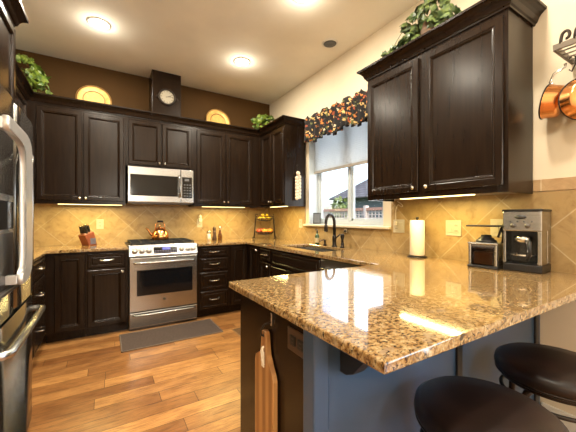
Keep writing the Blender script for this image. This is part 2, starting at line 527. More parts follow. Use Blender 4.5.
# ------------------------------------------------------------------ mesh helpers
class MB:
    def __init__(self):
        self.bm = bmesh.new()

    def box(self, x0, x1, y0, y1, z0, z1, bev=0.0, seg=2, mtx=None):
        r = bmesh.ops.create_cube(self.bm, size=1)
        vs = r['verts']
        T = Matrix.Translation(((x0 + x1) / 2, (y0 + y1) / 2, (z0 + z1) / 2)) @ Matrix.Diagonal((abs(x1 - x0), abs(y1 - y0), abs(z1 - z0), 1))
        bmesh.ops.transform(self.bm, matrix=T, verts=vs)
        if bev > 0:
            es = list({e for v in vs for e in v.link_edges})
            rr = bmesh.ops.bevel(self.bm, geom=es, offset=bev, segments=seg, profile=0.5, affect='EDGES')
            vs = list({v for f in rr['faces'] for v in f.verts} | {v for v in vs if v.is_valid})
        if mtx is not None:
            bmesh.ops.transform(self.bm, matrix=mtx, verts=vs)
        return self

    def faces(self, verts, faces, smooth=False):
        vv = [self.bm.verts.new(v) for v in verts]
        for f in faces:
            try:
                ff = self.bm.faces.new([vv[i] for i in f])
                ff.smooth = smooth
            except ValueError:
                pass
        return self

    def rings(self, rings, closed=True, cap0=True, cap1=True, smooth=True):
        """Skin a list of equal-length point rings."""
        n = len(rings[0])
        vv = [[self.bm.verts.new(p) for p in r] for r in rings]
        for a, b in zip(vv, vv[1:]):
            for i in range(n if closed else n - 1):
                j = (i + 1) % n
                try:
                    f = self.bm.faces.new((a[i], a[j], b[j], b[i]))
                    f.smooth = smooth
                except ValueError:
                    pass
        if cap0:
            self.bm.faces.new(list(reversed(vv[0])))
        if cap1:
            self.bm.faces.new(vv[-1])
        return self

    def lathe(self, prof, seg=24, mtx=None, cap0=True, cap1=True):
        rings = []
        for r, z in prof:
            ring = []
            for i in range(seg):
                a = 2 * PI * i / seg
                p = Vector((max(r, 1e-4) * math.cos(a), max(r, 1e-4) * math.sin(a), z))
                ring.append(mtx @ p if mtx is not None else p)
            rings.append(ring)
        return self.rings(rings, True, cap0, cap1)

    def tube(self, pts, r, seg=8, cap=True, closed=False):
        pts = [Vector(p) for p in pts]
        n = len(pts)
        rr = r if isinstance(r, (list, tuple)) else [r] * n
        rings = []
        up = None
        for i, p in enumerate(pts):
            if closed:
                t = (pts[(i + 1) % n] - pts[i - 1]).normalized()
            else:
                t = (pts[min(i + 1, n - 1)] - pts[max(i - 1, 0)]).normalized()
            if up is None:
                up = Vector((0, 0, 1)) if abs(t.z) < 0.9 else Vector((1, 0, 0))
            a = (up - t * up.dot(t))
            if a.length < 1e-5:
                a = t.orthogonal()
            a.normalize()
            up = a
            b = t.cross(a)
            rings.append([p + (a * math.cos(2 * PI * k / seg) + b * math.sin(2 * PI * k / seg)) * rr[i] for k in range(seg)])
        if closed:
            rings.append(rings[0])
            return self.rings(rings, True, False, False)
        return self.rings(rings, True, cap, cap)

    def prism(self, outline, axis, a, b, bev=0.0, smooth=False):
        """Extrude a 2D outline along an axis ('x','y','z') from a to b."""
        def p3(u, v, w):
            return {'x': (w, u, v), 'y': (u, w, v), 'z': (u, v, w)}[axis]
        n = len(outline)
        v0 = [self.bm.verts.new(p3(u, v, a)) for u, v in outline]
        v1 = [self.bm.verts.new(p3(u, v, b)) for u, v in outline]
        fs = [self.bm.faces.new(v0), self.bm.faces.new(list(reversed(v1)))]
        for i in range(n):
            j = (i + 1) % n
            f = self.bm.faces.new((v0[j], v0[i], v1[i], v1[j]))
            f.smooth = smooth
            fs.append(f)
        if bev > 0:
            es = list({e for f in fs[:2] for e in f.edges})
            bmesh.ops.bevel(self.bm, geom=es, offset=bev, segments=2, profile=0.5, affect='EDGES')
        return self

    def ball(self, c, r, sx=1, sy=1, sz=1, u=12, v=8, mtx=None):
        rr = bmesh.ops.create_uvsphere(self.bm, u_segments=u, v_segments=v, radius=r)
        T = Matrix.Translation(c) @ (mtx if mtx is not None else Matrix.Identity(4)) @ Matrix.Diagonal((sx, sy, sz, 1))
        bmesh.ops.transform(self.bm, matrix=T, verts=rr['verts'])
        for vtx in rr['verts']:
            for f in vtx.link_faces:
                f.smooth = True
        return self

    def cells(self, xs, ys, inside, z0, z1, mapf=None, bev=0.0):
        """Slab made of grid cells (for worktops and walls with holes)."""
        mapf = mapf or (lambda x, y, z: (x, y, z))
        cache = {}

        def V(i, j, k):
            key = (i, j, k)
            if key not in cache:
                cache[key] = self.bm.verts.new(mapf(xs[i], ys[j], (z0, z1)[k]))
            return cache[key]

        def ins(i, j):
            if i < 0 or j < 0 or i >= len(xs) - 1 or j >= len(ys) - 1:
                return False
            return inside((xs[i] + xs[i + 1]) / 2, (ys[j] + ys[j + 1]) / 2)
        rim = []
        for i in range(len(xs) - 1):
            for j in range(len(ys) - 1):
                if not ins(i, j):
                    continue
                self.bm.faces.new((V(i, j, 1), V(i + 1, j, 1), V(i + 1, j + 1, 1), V(i, j + 1, 1)))
                self.bm.faces.new((V(i, j, 0), V(i, j + 1, 0), V(i + 1, j + 1, 0), V(i + 1, j, 0)))
                for (di, dj, a, b) in ((-1, 0, (i, j), (i, j + 1)), (1, 0, (i + 1, j + 1), (i + 1, j)), (0, -1, (i + 1, j), (i, j)), (0, 1, (i, j + 1), (i + 1, j + 1))):
                    if not ins(i + di, j + dj):
                        self.bm.faces.new((V(*a, 0), V(*a, 1), V(*b, 1), V(*b, 0)))
                        rim.append((V(*a, 1), V(*b, 1)))
                        rim.append((V(*a, 0), V(*b, 0)))
        if bev > 0:
            es = [self.bm.edges.get(p) for p in rim]
            es = [e for e in es if e]
            bmesh.ops.bevel(self.bm, geom=es, offset=bev, segments=3, profile=0.5, affect='EDGES')
        return self

    def build(self, name, material, parent=None, loc=None, rot=None):
        bmesh.ops.recalc_face_normals(self.bm, faces=self.bm.faces[:])
        me = bpy.data.meshes.new(name)
        self.bm.to_mesh(me)
        self.bm.free()
        o = bpy.data.objects.new(name, me)
        for m in (material if isinstance(material, list) else [material]):
            me.materials.append(m)
        COL.objects.link(o)
        if parent is not None:
            o.parent = parent
        if loc:
            o.location = loc
        if rot:
            o.rotation_euler = rot
        return o


def tag(o, label, cat, group=None):
    o['label'] = label
    o['category'] = cat
    if group:
        o['group'] = group
    return o


def thing(name, label, cat, loc=(0, 0, 0), rotz=0.0, group=None):
    o = bpy.data.objects.new(name, None)
    o.empty_display_size = 0.05
    COL.objects.link(o)
    o.location = loc
    o.rotation_euler = (0, 0, rotz)
    return tag(o, label, cat, group)


def struct(o, label=None):
    o['kind'] = 'structure'
    if label:
        o['label'] = label
    return o


def bez(p0, p1, p2, p3, n=10):
    out = []
    for i in range(n + 1):
        t = i / n
        out.append(Vector(p0) * (1 - t) ** 3 + Vector(p1) * 3 * t * (1 - t) ** 2 + Vector(p2) * 3 * t * t * (1 - t) + Vector(p3) * t ** 3)
    return out


# ------------------------------------------------------------------ setting
XL, XR, YB, YF, ZC = -1.07, 2.26, 4.29, -3.6, 3.05
WY0, WY1, WZ0, WZ1 = 1.97, 3.19, 1.145, 2.44      # window opening
DY0, DY1, DZ1 = -2.5, -0.6, 2.1                   # glass door opening behind the camera

struct(MB().box(XL - .2, XR + .2, YF - .2, YB + .2, -0.1, 0).build('floor', M['floor']), 'honey oak plank floor')
struct(MB().box(XL - .2, XR + .2, YF - .2, YB + .2, ZC, ZC + .1).build('ceiling', M['ceiling']), 'beige ceiling')
wb = struct(MB().box(XL - .2, XR + .2, YB, YB + .15, 0, ZC).build('wall_back', M['brown']), 'dark brown wall above the cabinets')
MB().box(XL, XR - .008, YB - .008, YB, .90, 1.40).build('backsplash', M['tile_back'], wb)
wl = struct(MB().box(XL - .15, XL, YF, YB, 0, ZC).build('wall_left', M['cream']), 'cream left wall')
MB().box(XL, XL + .008, 2.46, YB - .008, .90, 1.40).build('backsplash', M['tile_right'], wl)
struct(MB().box(XL - .2, XR + .2, YF - .15, YF, 0, ZC).build('wall_front', M['cream']), 'cream wall behind the camera')


def in_wall(y, z):
    if WY0 < y < WY1 and WZ0 < z < WZ1:
        return False
    if DY0 < y < DY1 and z < DZ1:
        return False
    return True


wr = struct(MB().cells([YF, DY0, DY1, WY0, WY1, YB], [0, WZ0, DZ1, WZ1, ZC], in_wall, XR, XR + .20,
                       lambda y, z, x: (x, y, z)).build('wall_right', M['cream']), 'cream right wall with the window')
TS = [0.44, .795, 1.85, WY0 - .1, WY1 + .08, YB - .008]


def in_tile(y, z):
    if TS[3] < y < TS[4]:
        return z < WZ0 - .03
    return z < 1.385


MB().cells(TS, [.90, WZ0 - .03, 1.385], in_tile, XR - .008, XR, lambda y, z, x: (x, y, z)).build('backsplash', M['tile_right'], wr)
MB().box(XR - .011, XR, .44, .795, 1.388, 1.46, .002).build('tile_border', M['tile_border'], wr)
struct(MB().box(XR - .014, XR, YF, .755, 0, .115, .004).box(XR - .02, XR, YF, .755, 0, .02, .006).build('baseboard_right', M['white']), 'white baseboard under the counter overhang')
struct(MB().box(XL, XL + .014, YF, 1.40, 0, .115, .004).build('baseboard_left', M['white']))

# window over the sink
wf = MB()
xf0, xf1 = 2.40, 2.45
for (y0, y1, z0, z1) in ((WY0, WY0 + .045, WZ0, WZ1), (WY1 - .045, WY1, WZ0, WZ1), (WY0, WY1, WZ0, WZ0 + .05), (WY0, WY1, WZ1 - .05, WZ1)):
    wf.box(xf0, xf1, y0, y1, z0, z1, .004)
win = struct(wf.build('window_1', M['vinyl']), 'white vinyl slider window over the sink')
MB().box(2.395, 2.45, 2.555, 2.605, WZ0 + .04, WZ1 - .04, .004).build('mullion', M['vinyl'], win)
sash = MB()
for (y0, y1) in ((WY0 + .04, 2.56), (2.60, WY1 - .04)):
    for q in ((y0, y0 + .028, WZ0 + .045, WZ1 - .045), (y1 - .028, y1, WZ0 + .045, WZ1 - .045), (y0, y1, WZ0 + .045, WZ0 + .075), (y0, y1, WZ1 - .075, WZ1 - .045)):
        sash.box(2.412, 2.44, *q, .003)
sash.build('sash', M['vinyl'], win)
MB().box(2.424, 2.428, WY0 + .06, 2.56, WZ0 + .07, WZ1 - .07).build('pane', M['glass'], win)
MB().box(2.424, 2.428, 2.60, WY1 - .06, WZ0 + .07, WZ1 - .07).build('pane', M['glass'], win)
# white painted reveal of the recess
rv = MB()
rv.box(XR - .001, 2.40, WY1 - .006, WY1 + .001, WZ0, WZ1)
rv.box(XR - .001, 2.40, WY0 - .001, WY0 + .006, WZ0, WZ1)
struct(rv.build('trim_2', M['vinyl']), 'white reveals of the window recess')
struct(MB().box(XR - .045, 2.40, WY0 - .10, WY1 + .08, WZ0 - .025, WZ0 + .002, .006).build('trim_1', M['cream']), 'cream window sill shelf above the sink')

# glass door behind the camera
df = MB()
for (y0, y1, z0, z1) in ((DY0, DY0 + .06, 0, DZ1), (DY1 - .06, DY1, 0, DZ1), (DY0, DY1, DZ1 - .06, DZ1), (DY0, DY1, 0, .05), (-1.59, -1.51, 0, DZ1)):
    df.box(2.36, 2.42, y0, y1, z0, z1)
d1 = struct(df.build('door_1', M['vinyl']))
MB().box(2.388, 2.392, DY0 + .05, DY1 - .05, .05, DZ1 - .05).build('pane', M['glass'], d1)


# ------------------------------------------------------------------ cabinet helpers (local: x along the run, front faces -y, z up)
def raised_panel(x0, x1, z0, z1, stile=.052, t=.02):
    mb = MB()
    s = min(stile, (x1 - x0) * .3, (z1 - z0) * .32)
    prof = [(0, 0), (0, t - .004), (.004, t), (s - .012, t), (s - .007, t - .0035), (s - .002, t - .001), (s + .003, t - .003), (s + .008, t - .011), (s + .012, t - .012)]
    rings = []
    for ins, d in prof:
        rings.append([(x0 + ins, -d, z0 + ins), (x1 - ins, -d, z0 + ins), (x1 - ins, -d, z1 - ins), (x0 + ins, -d, z1 - ins)])
    mb.rings(rings, True, True, True, False)
    return mb


def slab_front(x0, x1, z0, z1, t=.02):
    mb = MB()
    prof = [(0, 0), (0, t - .008), (.008, t - .004), (.012, t), ]
    if z1 - z0 > .11:
        prof += [(.030, t), (.034, t - .003), (.040, t - .003), (.046, t)]
    rings = []
    for ins, d in prof:
        rings.append([(x0 + ins, -d, z0 + ins), (x1 - ins, -d, z0 + ins), (x1 - ins, -d, z1 - ins), (x0 + ins, -d, z1 - ins)])
    mb.rings(rings, True, True, True, False)
    return mb


def knob(parent, x, z):
    mb = MB()
    T = Matrix.Translation((x, -.02, z)) @ Matrix.Rotation(PI / 2, 4, 'X')
    mb.lathe([(.006, 0), (.005, .010), (.007, .013), (.0145, .018), (.015, .024), (.011, .029), (.001, .031)], 14, T)
    o = mb.build('knob', M['chrome'], parent)
    return o


def bar_pull(parent, x, z, w=.10):
    mb = MB()
    h = w / 2
    mb.tube(bez((x - h, -.018, z), (x - h, -.055, z), (x - h * .6, -.05, z), (x, -.05, z), 8) + bez((x, -.05, z), (x + h * .6, -.05, z), (x + h, -.055, z), (x + h, -.018, z), 8)[1:], .0055, 8)
    for s in (-1, 1):
        mb.ball((x + s * h, -.021, z), .009, 1, .4, 1, 8, 6)
    return mb.build('handle', M['chrome'], parent)


def door(parent, x0, x1, z0, z1, kx=None, kz=None, name='door'):
    o = raised_panel(x0, x1, z0, z1).build(name, M['wood'], parent)
    if kx is not None:
        knob(o, kx, kz)
    return o


def drawer(parent, x0, x1, z0, z1, pull=True, name='drawer'):
    o = slab_front(x0, x1, z0, z1).build(name, M['wood'], parent)
    if pull:
        bar_pull(o, (x0 + x1) / 2, (z0 + z1) / 2 + .005, min(.11, (x1 - x0) * .45))
    return o


UZ0, UZ1 = 1.375, 2.42


def upper_carcass(parent, w, depth, z0=UZ0, z1=UZ1):
    mb = MB()
    mb.box(0, w, 0, depth - .013, z0 + .03, z1)
    mb.box(0, w, 0, .02, z0, z0 + .03)               # light rail
    mb.box(0, .018, .02, depth - .013, z0, z0 + .03)
    mb.box(w - .018, w, .02, depth - .013, z0, z0 + .03)
    return mb.build('carcass', M['wood'], parent)


def base_carcass(parent, w, depth, top=.882):
    mb = MB()
    mb.box(0, w, 0, depth - .013, .10, top)
    mb.box(0, w, .075, depth - .013, 0.0, .10)
    return mb.build('carcass', M['wood'], parent)


R90 = -PI / 2
# ---- upper cabinets on the back wall
c = thing('upper_cabinet', 'dark upper cabinet with two tall doors between the fridge corner and the microwave', 'cabinet', (-.68, 3.96, 0))
upper_carcass(c, .875, .33)
door(c, .075, .462, 1.415, 2.375, .440, 1.44)
door(c, .475, .860, 1.415, 2.375, .497, 1.44)
c = thing('upper_cabinet', 'short dark upper cabinet with two small doors right above the microwave', 'cabinet', (.197, 3.96, 0))
MB().box(0, .783, 0, .317, 1.835, UZ1).build('carcass', M['wood'], c)
door(c, .03, .385, 1.855, 2.375, .362, 1.885)
door(c, .398, .753, 1.855, 2.375, .421, 1.885)
c = thing('upper_cabinet', 'dark upper cabinet with two tall doors just right of the microwave', 'cabinet', (.982, 3.96, 0))
upper_carcass(c, .946, .33)
door(c, .03, .415, 1.415, 2.375, .393, 1.44)
door(c, .428, .82, 1.415, 2.375, .450, 1.44)
# right wall, far (turns the corner) and near
c = thing('upper_cabinet', 'dark corner upper cabinet left of the window with a garlic braid on its end', 'cabinet', (1.93, 3.958, 0), R90)
upper_carcass(c, .708, .33)
door(c, .06, .365, 1.415, 2.375, .345, 1.44)
door(c, .39, .69, 1.415, 2.375, .41, 1.44)
NC = thing('upper_cabinet', 'large dark upper cabinet right of the window with ivy on top', 'cabinet', (1.93, 1.85, 0), R90)
upper_carcass(NC, 1.055, .33)
door(NC, .012, .495, 1.415, 2.375, .466, 1.445)
door(NC, .545, 1.035, 1.415, 2.375, .572, 1.445)
# left wall upper
c = thing('upper_cabinet', 'dark upper cabinet on the left wall half hidden behind the fridge', 'cabinet', (-.68, 2.462, 0), PI / 2)
upper_carcass(c, 1.49, .39)
door(c, .02, .70, 1.415, 2.375, .67, 1.44)
door(c, .72, 1.40, 1.415, 2.375, .75, 1.44)
# over the fridge
c = thing('fridge_surround_cabinet', 'dark cabinet and tall side panel enclosing the stainless refrigerator', 'cabinet', (-.49, 1.40, 0), PI / 2)
MB().box(0, 1.055, 0, .578, 1.83, UZ1).build('carcass', M['wood'], c)
door(c, .02, .515, 1.86, 2.375, .48, 1.90)
door(c, .53, 1.035, 1.86, 2.375, .565, 1.90)
MB().box(1.005, 1.055, 0, .578, 0, 1.83).build('side_panel', M['wood'], c)
MB().box(0, .03, 0, .578, 0, 1.83).build('side_panel', M['wood'], c)


def sweep_crown(path, prof):
    """Mitred sweep: outward is to the right of the travel direction."""
    pts = [Vector(p) for p in path]
    rings = []
    for i, p in enumerate(pts):
        def nrm(a, b):
            d = (b - a).normalized()
            return Vector((d.y, -d.x))
        if i == 0:
            m = nrm(pts[0], pts[1])
        elif i == len(pts) - 1:
            m = nrm(pts[-2], pts[-1])
        else:
            n1, n2 = nrm(pts[i - 1], p), nrm(p, pts[i + 1])
            m = (n1 + n2) / (1 + n1.dot(n2))
        rings.append([(p.x + m.x * o, p.y + m.y * o, z) for o, z in prof])
    mb = MB()
    mb.rings(rings, True, True, True, False)
    return mb


CROWN = [(.0006, 2.405), (.010, 2.405), (.012, 2.415), (.020, 2.420), (.024, 2.430), (.030, 2.446), (.040, 2.460), (.052, 2.470), (.058, 2.476), (.066, 2.478), (.068, 2.492), (.0006, 2.492)]
tag(sweep_crown([(-.68, 2.56), (-.68, 3.96), (1.93, 3.96), (1.93, 3.25), (2.255, 3.25)], CROWN).build('crown_molding', M['wood']),
    'continuous dark crown molding running along the tops of the back wall cabinets', 'molding')
o = sweep_crown([(0, .325), (0, 0), (1.055, 0), (1.055, .325)], CROWN).build('crown', M['wood'], NC)
# local frame: travel along +x keeps outward (-y) on the right
o = sweep_crown([(0, .57), (0, 0), (1.055, 0), (1.055, .12)], CROWN).build('crown', M['wood'], c)

# ---- chimney box and clock
bx = tag(MB().box(.485, .826, 4.0, 4.285, 2.423, 3.045, .004).build('duct_cover', M['wood']), 'tall dark box rising from the cabinets to the ceiling behind the clock', 'duct cover')
ck = thing('wall_clock', 'round cream faced wall clock on the dark box above the microwave', 'clock', (.657, 3.998, 2.735))
ck.scale = (.86, .86, .86)
Tck = Matrix.Rotation(PI / 2, 4, 'X')
MB().lathe([(.120, 0), (.122, .012), (.117, .022), (.104, .026), (.095, .020), (.095, .006)], 32, Tck).build('rim', M['iron'], ck)
MB().lathe([(.094, .004), (.094, .012)], 32, Tck).build('face', M['clock_face'], ck)
for k in range(12):
    a = k * PI / 6
    T = Matrix.Rotation(a, 4, 'Y')
    MB().box(-.004, .004, -.0140, -.0125, .070, .088, mtx=T).build('hour_mark', M['slot'], ck)
MB().box(-.004, .004, -.016, -.014, -.015, .058, mtx=Matrix.Rotation(1.15, 4, 'Y')).build('hour_hand', M['slot'], ck)
MB().box(-.003, .003, -.019, -.017, -.02, .085, mtx=Matrix.Rotation(1.45, 4, 'Y')).build('minute_hand', M['slot'], ck)
for s in (-1, 1):
    MB().tube([(s * .118, -.012, 0), (s * .135, -.012, .005), (s * .142, -.012, -.02)], .008, 8).ball((s * .142, -.012, -.02), .013).build('side_bracket', M['iron'], ck)

# ---- base cabinets
c = thing('base_cabinet', 'dark base cabinet of drawers on the left wall beside the fridge', 'cabinet', (-.50, 2.462, 0), PI / 2)
base_carcass(c, 1.198, .565)
for (x0, x1) in ((.02, .56), (.58, 1.12)):
    for (z0, z1) in ((.72, .86), (.43, .70), (.12, .41)):
        drawer(c, x0, x1, z0, z1)
c = thing('base_cabinet', 'dark base cabinet with one full height door in the left corner', 'cabinet', (-.498, 3.66, 0))
base_carcass(c, .323, .62)
door(c, .075, .315, .115, .86)
c = thing('base_cabinet', 'dark base cabinet with a drawer over a door just left of the range', 'cabinet', (-.172, 3.66, 0))
base_carcass(c, .380, .62)
drawer(c, .015, .352, .71, .86)
door(c, .015, .352, .115, .69, .325, .66)
c = thing('base_cabinet', 'dark base cabinet with a stack of four drawers just right of the range', 'cabinet', (.945, 3.66, 0))
base_carcass(c, .405, .62)
for (z0, z1) in ((.745, .86), (.575, .73), (.345, .56), (.115, .33)):
    drawer(c, .03, .385, z0, z1)
c = thing('base_cabinet', 'dark base cabinet with one tall door in the far right corner of the back wall', 'cabinet', (1.352, 3.66, 0))
base_carcass(c, .255, .62)
door(c, .012, .235, .115, .86)
c = thing('base_cabinet', 'narrow dark base cabinet with one door where the sink run begins', 'cabinet', (1.61, 3.655, 0), R90)
base_carcass(c, .353, .64)
door(c, .06, .340, .115, .86, .315, .83)
c = thing('base_cabinet', 'narrow dark base cabinet with drawer over door between corner and sink cabinet', 'cabinet', (1.61, 3.30, 0), R90)
base_carcass(c, .297, .64)
drawer(c, .015, .285, .72, .86)
door(c, .015, .285, .115, .70, .262, .67)
c = thing('base_cabinet', 'wide dark sink cabinet under the window', 'cabinet', (1.61, 3.0, 0), R90)
mb = MB()
mb.box(0, .925, 0, .638, .10, .66).box(0, .925, .075, .638, 0, .10).box(0, .925, 0, .02, .66, .882)
mb.build('carcass', M['wood'], c)
drawer(c, .015, .91, .70, .86, False, 'false_front')
door(c, .015, .455, .115, .68, .43, .65)
door(c, .47, .91, .115, .68, .495, .65)
dw = thing('dishwasher', 'stainless dishwasher set into the run between sink cabinet and peninsula', 'dishwasher', (1.61, 2.073, 0), R90)
MB().box(.004, .60, .0, .62, .10, .876).build('body', M['grey_case'], dw)
MB().box(.004, .60, -.025, .0, .13, .876, .006).build('door', M['steel_door'], dw)
MB().tube([(.06, -.025, .80), (.06, -.065, .80), (.545, -.065, .80), (.545, -.025, .80)], .010).build('handle', M['steel'], dw)

# ---- peninsula
pn = thing('peninsula_cabinet', 'dark wood peninsula carrying the near granite overhang', 'cabinet', (.56, .76, 0))
MB().box(.02, 1.697, .02, .607, 0, .882).build('carcass', M['wood'], pn)
MB().box(0, .02, .05, .607, 0, .882, .002).build('end_panel', M['wood'], pn)
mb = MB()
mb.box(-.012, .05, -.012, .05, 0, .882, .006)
mb.build('corner_post', M['daylight_tint'], pn)  # post carries the same painted daylight tint as the back panel
MB().box(.05, 1.69, 0, .02, 0, .882).build('back_panel', M['daylight_tint'], pn)['label'] = 'dark back panel with bluish daylight painted into its colour'
st = MB()
st.box(.05, 1.69, -.010, 0, 0, .10, .003)
st.build('base_rail', M['wood'], pn)


def corbel(x, leg):
    prof = [(0, .72), (-.03, .72), (-.06, .735), (-.085, .765), (-.11, .80), (-.15, .822), (-.20, .83), (-.23, .835), (-.245, .85), (-.245, .882), (0, .882)]
    mb = MB()
    mb.prism(prof, 'x', x - .028, x + .028, .004)
    mb.box(x - .038, x + .038, -.25, 0, .866, .882, .003)
    if leg:
        mb.box(x - .02, x + .02, -.012, 0, .10, .72, .003)
    return mb.build('support_bracket', M['black'], pn)


for x, leg in ((.13, False), (.80, True), (1.62, True)):
    corbel(x, leg)

# ---- worktops
wt = MB()
xs = [.52, .945, 1.57, 1.70, 2.07, XR - .009]
ys = [.45, 1.42, 2.20, 2.92, 3.62, YB - .009]


def in_top(x, y):
    if 1.70 < x < 2.07 and 2.20 < y < 2.92:
        return False
    if y < 1.42:
        return True
    if x > 1.57:
        return True
    return y > 3.62 and x > .945


wt.cells(xs, ys, in_top, .883, .914, bev=.007)
tag(wt.build('worktop', M['granite']), 'gold flecked granite worktop running from the range past the sink over the peninsula', 'worktop')
wt = MB()
xs = [XL + .009, -.47, .207]
ys = [2.462, 3.62, YB - .009]
wt.cells(xs, ys, lambda x, y: x < -.47 or y > 3.62, .883, .914, bev=.007)
tag(wt.build('worktop', M['granite']), 'gold flecked granite worktop in the left corner between fridge and range', 'worktop')

# ---- sink, faucet
sk = MB()
sk.rings([[(1.695, 2.195, .882), (2.075, 2.195, .882), (2.075, 2.925, .882), (1.695, 2.925, .882)],
          [(1.71, 2.21, .882), (2.06, 2.21, .882), (2.06, 2.91, .882), (1.71, 2.91, .882)],
          [(1.715, 2.215, .72), (2.055, 2.215, .72), (2.055, 2.905, .72), (1.715, 2.905, .72)],
          [(1.74, 2.24, .70), (2.03, 2.24, .70), (2.03, 2.88, .70), (1.74, 2.88, .70)]], True, False, True, False)
so = tag(sk.build('kitchen_sink', M['steel']), 'stainless undermount sink sunk in the granite below the window', 'sink')
md = so.modifiers.new('thick', 'SOLIDIFY')
md.thickness = .002
MB().lathe([(.04, .701), (.045, .704), (.02, .7045)], 20, Matrix.Translation((1.89, 2.56, 0))).build('drain', M['chrome'], so)

fx, fy = 2.125, 2.525
fc = thing('kitchen_faucet', 'tall dark bronze gooseneck faucet behind the sink', 'faucet', (fx, fy, .914))
MB().lathe([(.030, 0), (.030, .006), (.024, .014), (.021, .06), (.024, .075), (.022, .11), (.017, .125)], 20).build('base', M['bronze'], fc)
dirv = Vector((-.95, -.12, 0)).normalized()
sp = [Vector((0, 0, .11)), Vector((0, 0, .26))]
for i in range(1, 13):
    a = PI * i / 12
    sp.append(Vector((0, 0, .26)) + dirv * (.065 - .065 * math.cos(a)) + Vector((0, 0, .085 * math.sin(a))))
end = sp[-1]
sp.append(end + Vector((0, 0, -.02)))
MB().tube(sp, .0165, 10).build('spout', M['bronze'], fc)
MB().lathe([(.016, 0), (.018, -.03), (.021, -.075), (.019, -.085), (.001, -.086)], 14, Matrix.Translation(end + Vector((0, 0, -.01)))).build('spray_head', M['bronze'], fc)
MB().tube([(0, -.015, .085), (0.0, -.035, .10), (.0, -.09, .135)], [.010, .008, .006], 8).build('lever', M['bronze'], fc)
sd = thing('soap_pump', 'short dark bronze soap pump between faucet and soap bottle', 'soap pump', (2.125, 2.69, .914))
MB().lathe([(.020, 0), (.020, .008), (.012, .016), (.011, .05), (.014, .055), (.014, .062)], 16).build('base', M['bronze'], sd)
MB().tube([(.0, 0, .058), (-.02, .0, .064), (-.075, 0, .05)], .006).build('nozzle', M['bronze'], sd)
ss = thing('side_sprayer', 'dark bronze side sprayer standing right of the faucet', 'sprayer', (2.125, 2.395, .914))
MB().lathe([(.026, 0), (.026, .006), (.018, .014), (.016, .05)], 16).build('holder', M['bronze'], ss)
MB().lathe([(.013, .045), (.014, .08), (.021, .115), (.022, .135), (.012, .145)], 14).build('spray_head', M['bronze'], ss)

# ---- refrigerator
fr = thing('refrigerator', 'stainless french door refrigerator with water dispenser at the left edge', 'refrigerator', (-.37, 1.90, 0))
MB().box(-.675, -.055, -.455, .46, .02, 1.755, .004).build('body', M['grey_case'], fr)


def fridge_door(y0, y1, z0, z1, name):
    out = []
    n = 10
    for i in range(n + 1):
        t = i / n
        y = y0 + (y1 - y0) * t
        yn = y / .455
        e = min(t, 1 - t) * (y1 - y0)
        rnd_ = .010 * (1 - min(1, e / .012)) ** 2
        out.append((.004 * (1 - yn * yn) - rnd_, y))
    poly = [(-.05, y0), ] + out + [(-.05, y1)]
    mb = MB()
    mb.prism(poly, 'z', z0, z1, .006, True)
    return mb.build(name, M['fridge_steel'], fr)


dn = fridge_door(-.455, -.003, .79, 1.78, 'door')
dfar = fridge_door(.003, .455, .79, 1.78, 'door')
fz = fridge_door(-.455, .455, .06, .775, 'freezer_drawer')


def loop_handle(y, s, z0, z1, parent):
    pts = bez((.0, y + s * .10, z1), (.042, y + s * .10, z1 + .005), (.046, y + s * .03, z1), (.046, y, z1 - .06), 8)
    pts += [Vector((.048, y, (z0 + z1) / 2))]
    pts += bez((.046, y, z0 + .06), (.046, y + s * .0, z0), (.04, y + s * .03, z0 - .01), (.0, y + s * .05, z0 - .02), 8)
    mb = MB()
    mb.tube(pts, .0155, 10)
    return mb.build('handle', M['steel'], parent)


fo = [(-.43, 1.605), (-.14, 1.605), (-.085, 1.595), (-.045, 1.57), (-.026, 1.52), (-.022, 1.45), (-.022, 1.04), (-.040, .985), (-.085, .955), (-.13, .945), (-.22, .945),
      (-.22, .985), (-.20, .99), (-.165, 1.01), (-.150, 1.06), (-.150, 1.46), (-.165, 1.52), (-.20, 1.545), (-.24, 1.553), (-.43, 1.553)]
mb = MB()
mb.prism(fo, 'x', .046, .070, .006, True)
mb.box(.0, .05, -.43, -.385, 1.556, 1.599, .003).box(.0, .05, -.22, -.18, .946, .984, .003)
mb.build('handle', M['satin_knob'], dn)
loop_handle(.05, 1, .99, 1.55, dfar)
mb = MB()
mb.tube([(.0, -.40, .715), (.04, -.402, .715), (.062, -.385, .715), (.066, 0, .715), (.062, .29, .715), (.04, .31, .715), (.0, .31, .715)], .0165, 10)
mb.build('handle', M['steel'], fz)
dp = MB()
dp.box(.002, .010, -.42, -.07, .90, 1.33, .004)
dpo = dp.build('dispenser', M['steel'], dn)
MB().box(.008, .013, -.40, -.09, 1.18, 1.30, .002).build('control_panel', M['black_glass'], dpo)
MB().box(.008, .0125, -.40, -.09, .925, 1.165, .002).build('recess', M['black'], dpo)
MB().box(.0, .03, -.40, -.09, .915, .93, .003).build('drip_tray', M['steel_dark'], dpo)
MB().box(-.05, -.02, .40, .45, 1.78, 1.80, .004).box(-.05, -.02, -.45, -.40, 1.78, 1.80, .004).build('hinge_cover', M['grey_case'], fr)
MB().box(-.06, -.03, -.44, .44, 0.0, .06).build('toe_grille', M['black'], fr)

# ---- range (local: origin at front left floor, front faces -y)
rg = thing('gas_range', 'stainless slide in gas range on the back wall', 'range', (.213, 3.64, 0))
RW = .725
MB().box(0, RW, .02, .645, .0, .905, .003).build('body', M['steel_dark'], rg)
MB().box(-.006, RW + .006, .03, .645, .905, .920, .004).build('cooktop', M['black'], rg)
cp = MB()
cp.prism([(-.015, .80), (-.022, .81), (.02, .925), (.05, .925), (.05, .80)], 'x', 0, RW, .003)
cpo = cp.build('control_panel', M['steel'], rg)


def on_panel(x, z):
    y = -.022 + (z - .81) / .115 * .042
    return (x, y, z)


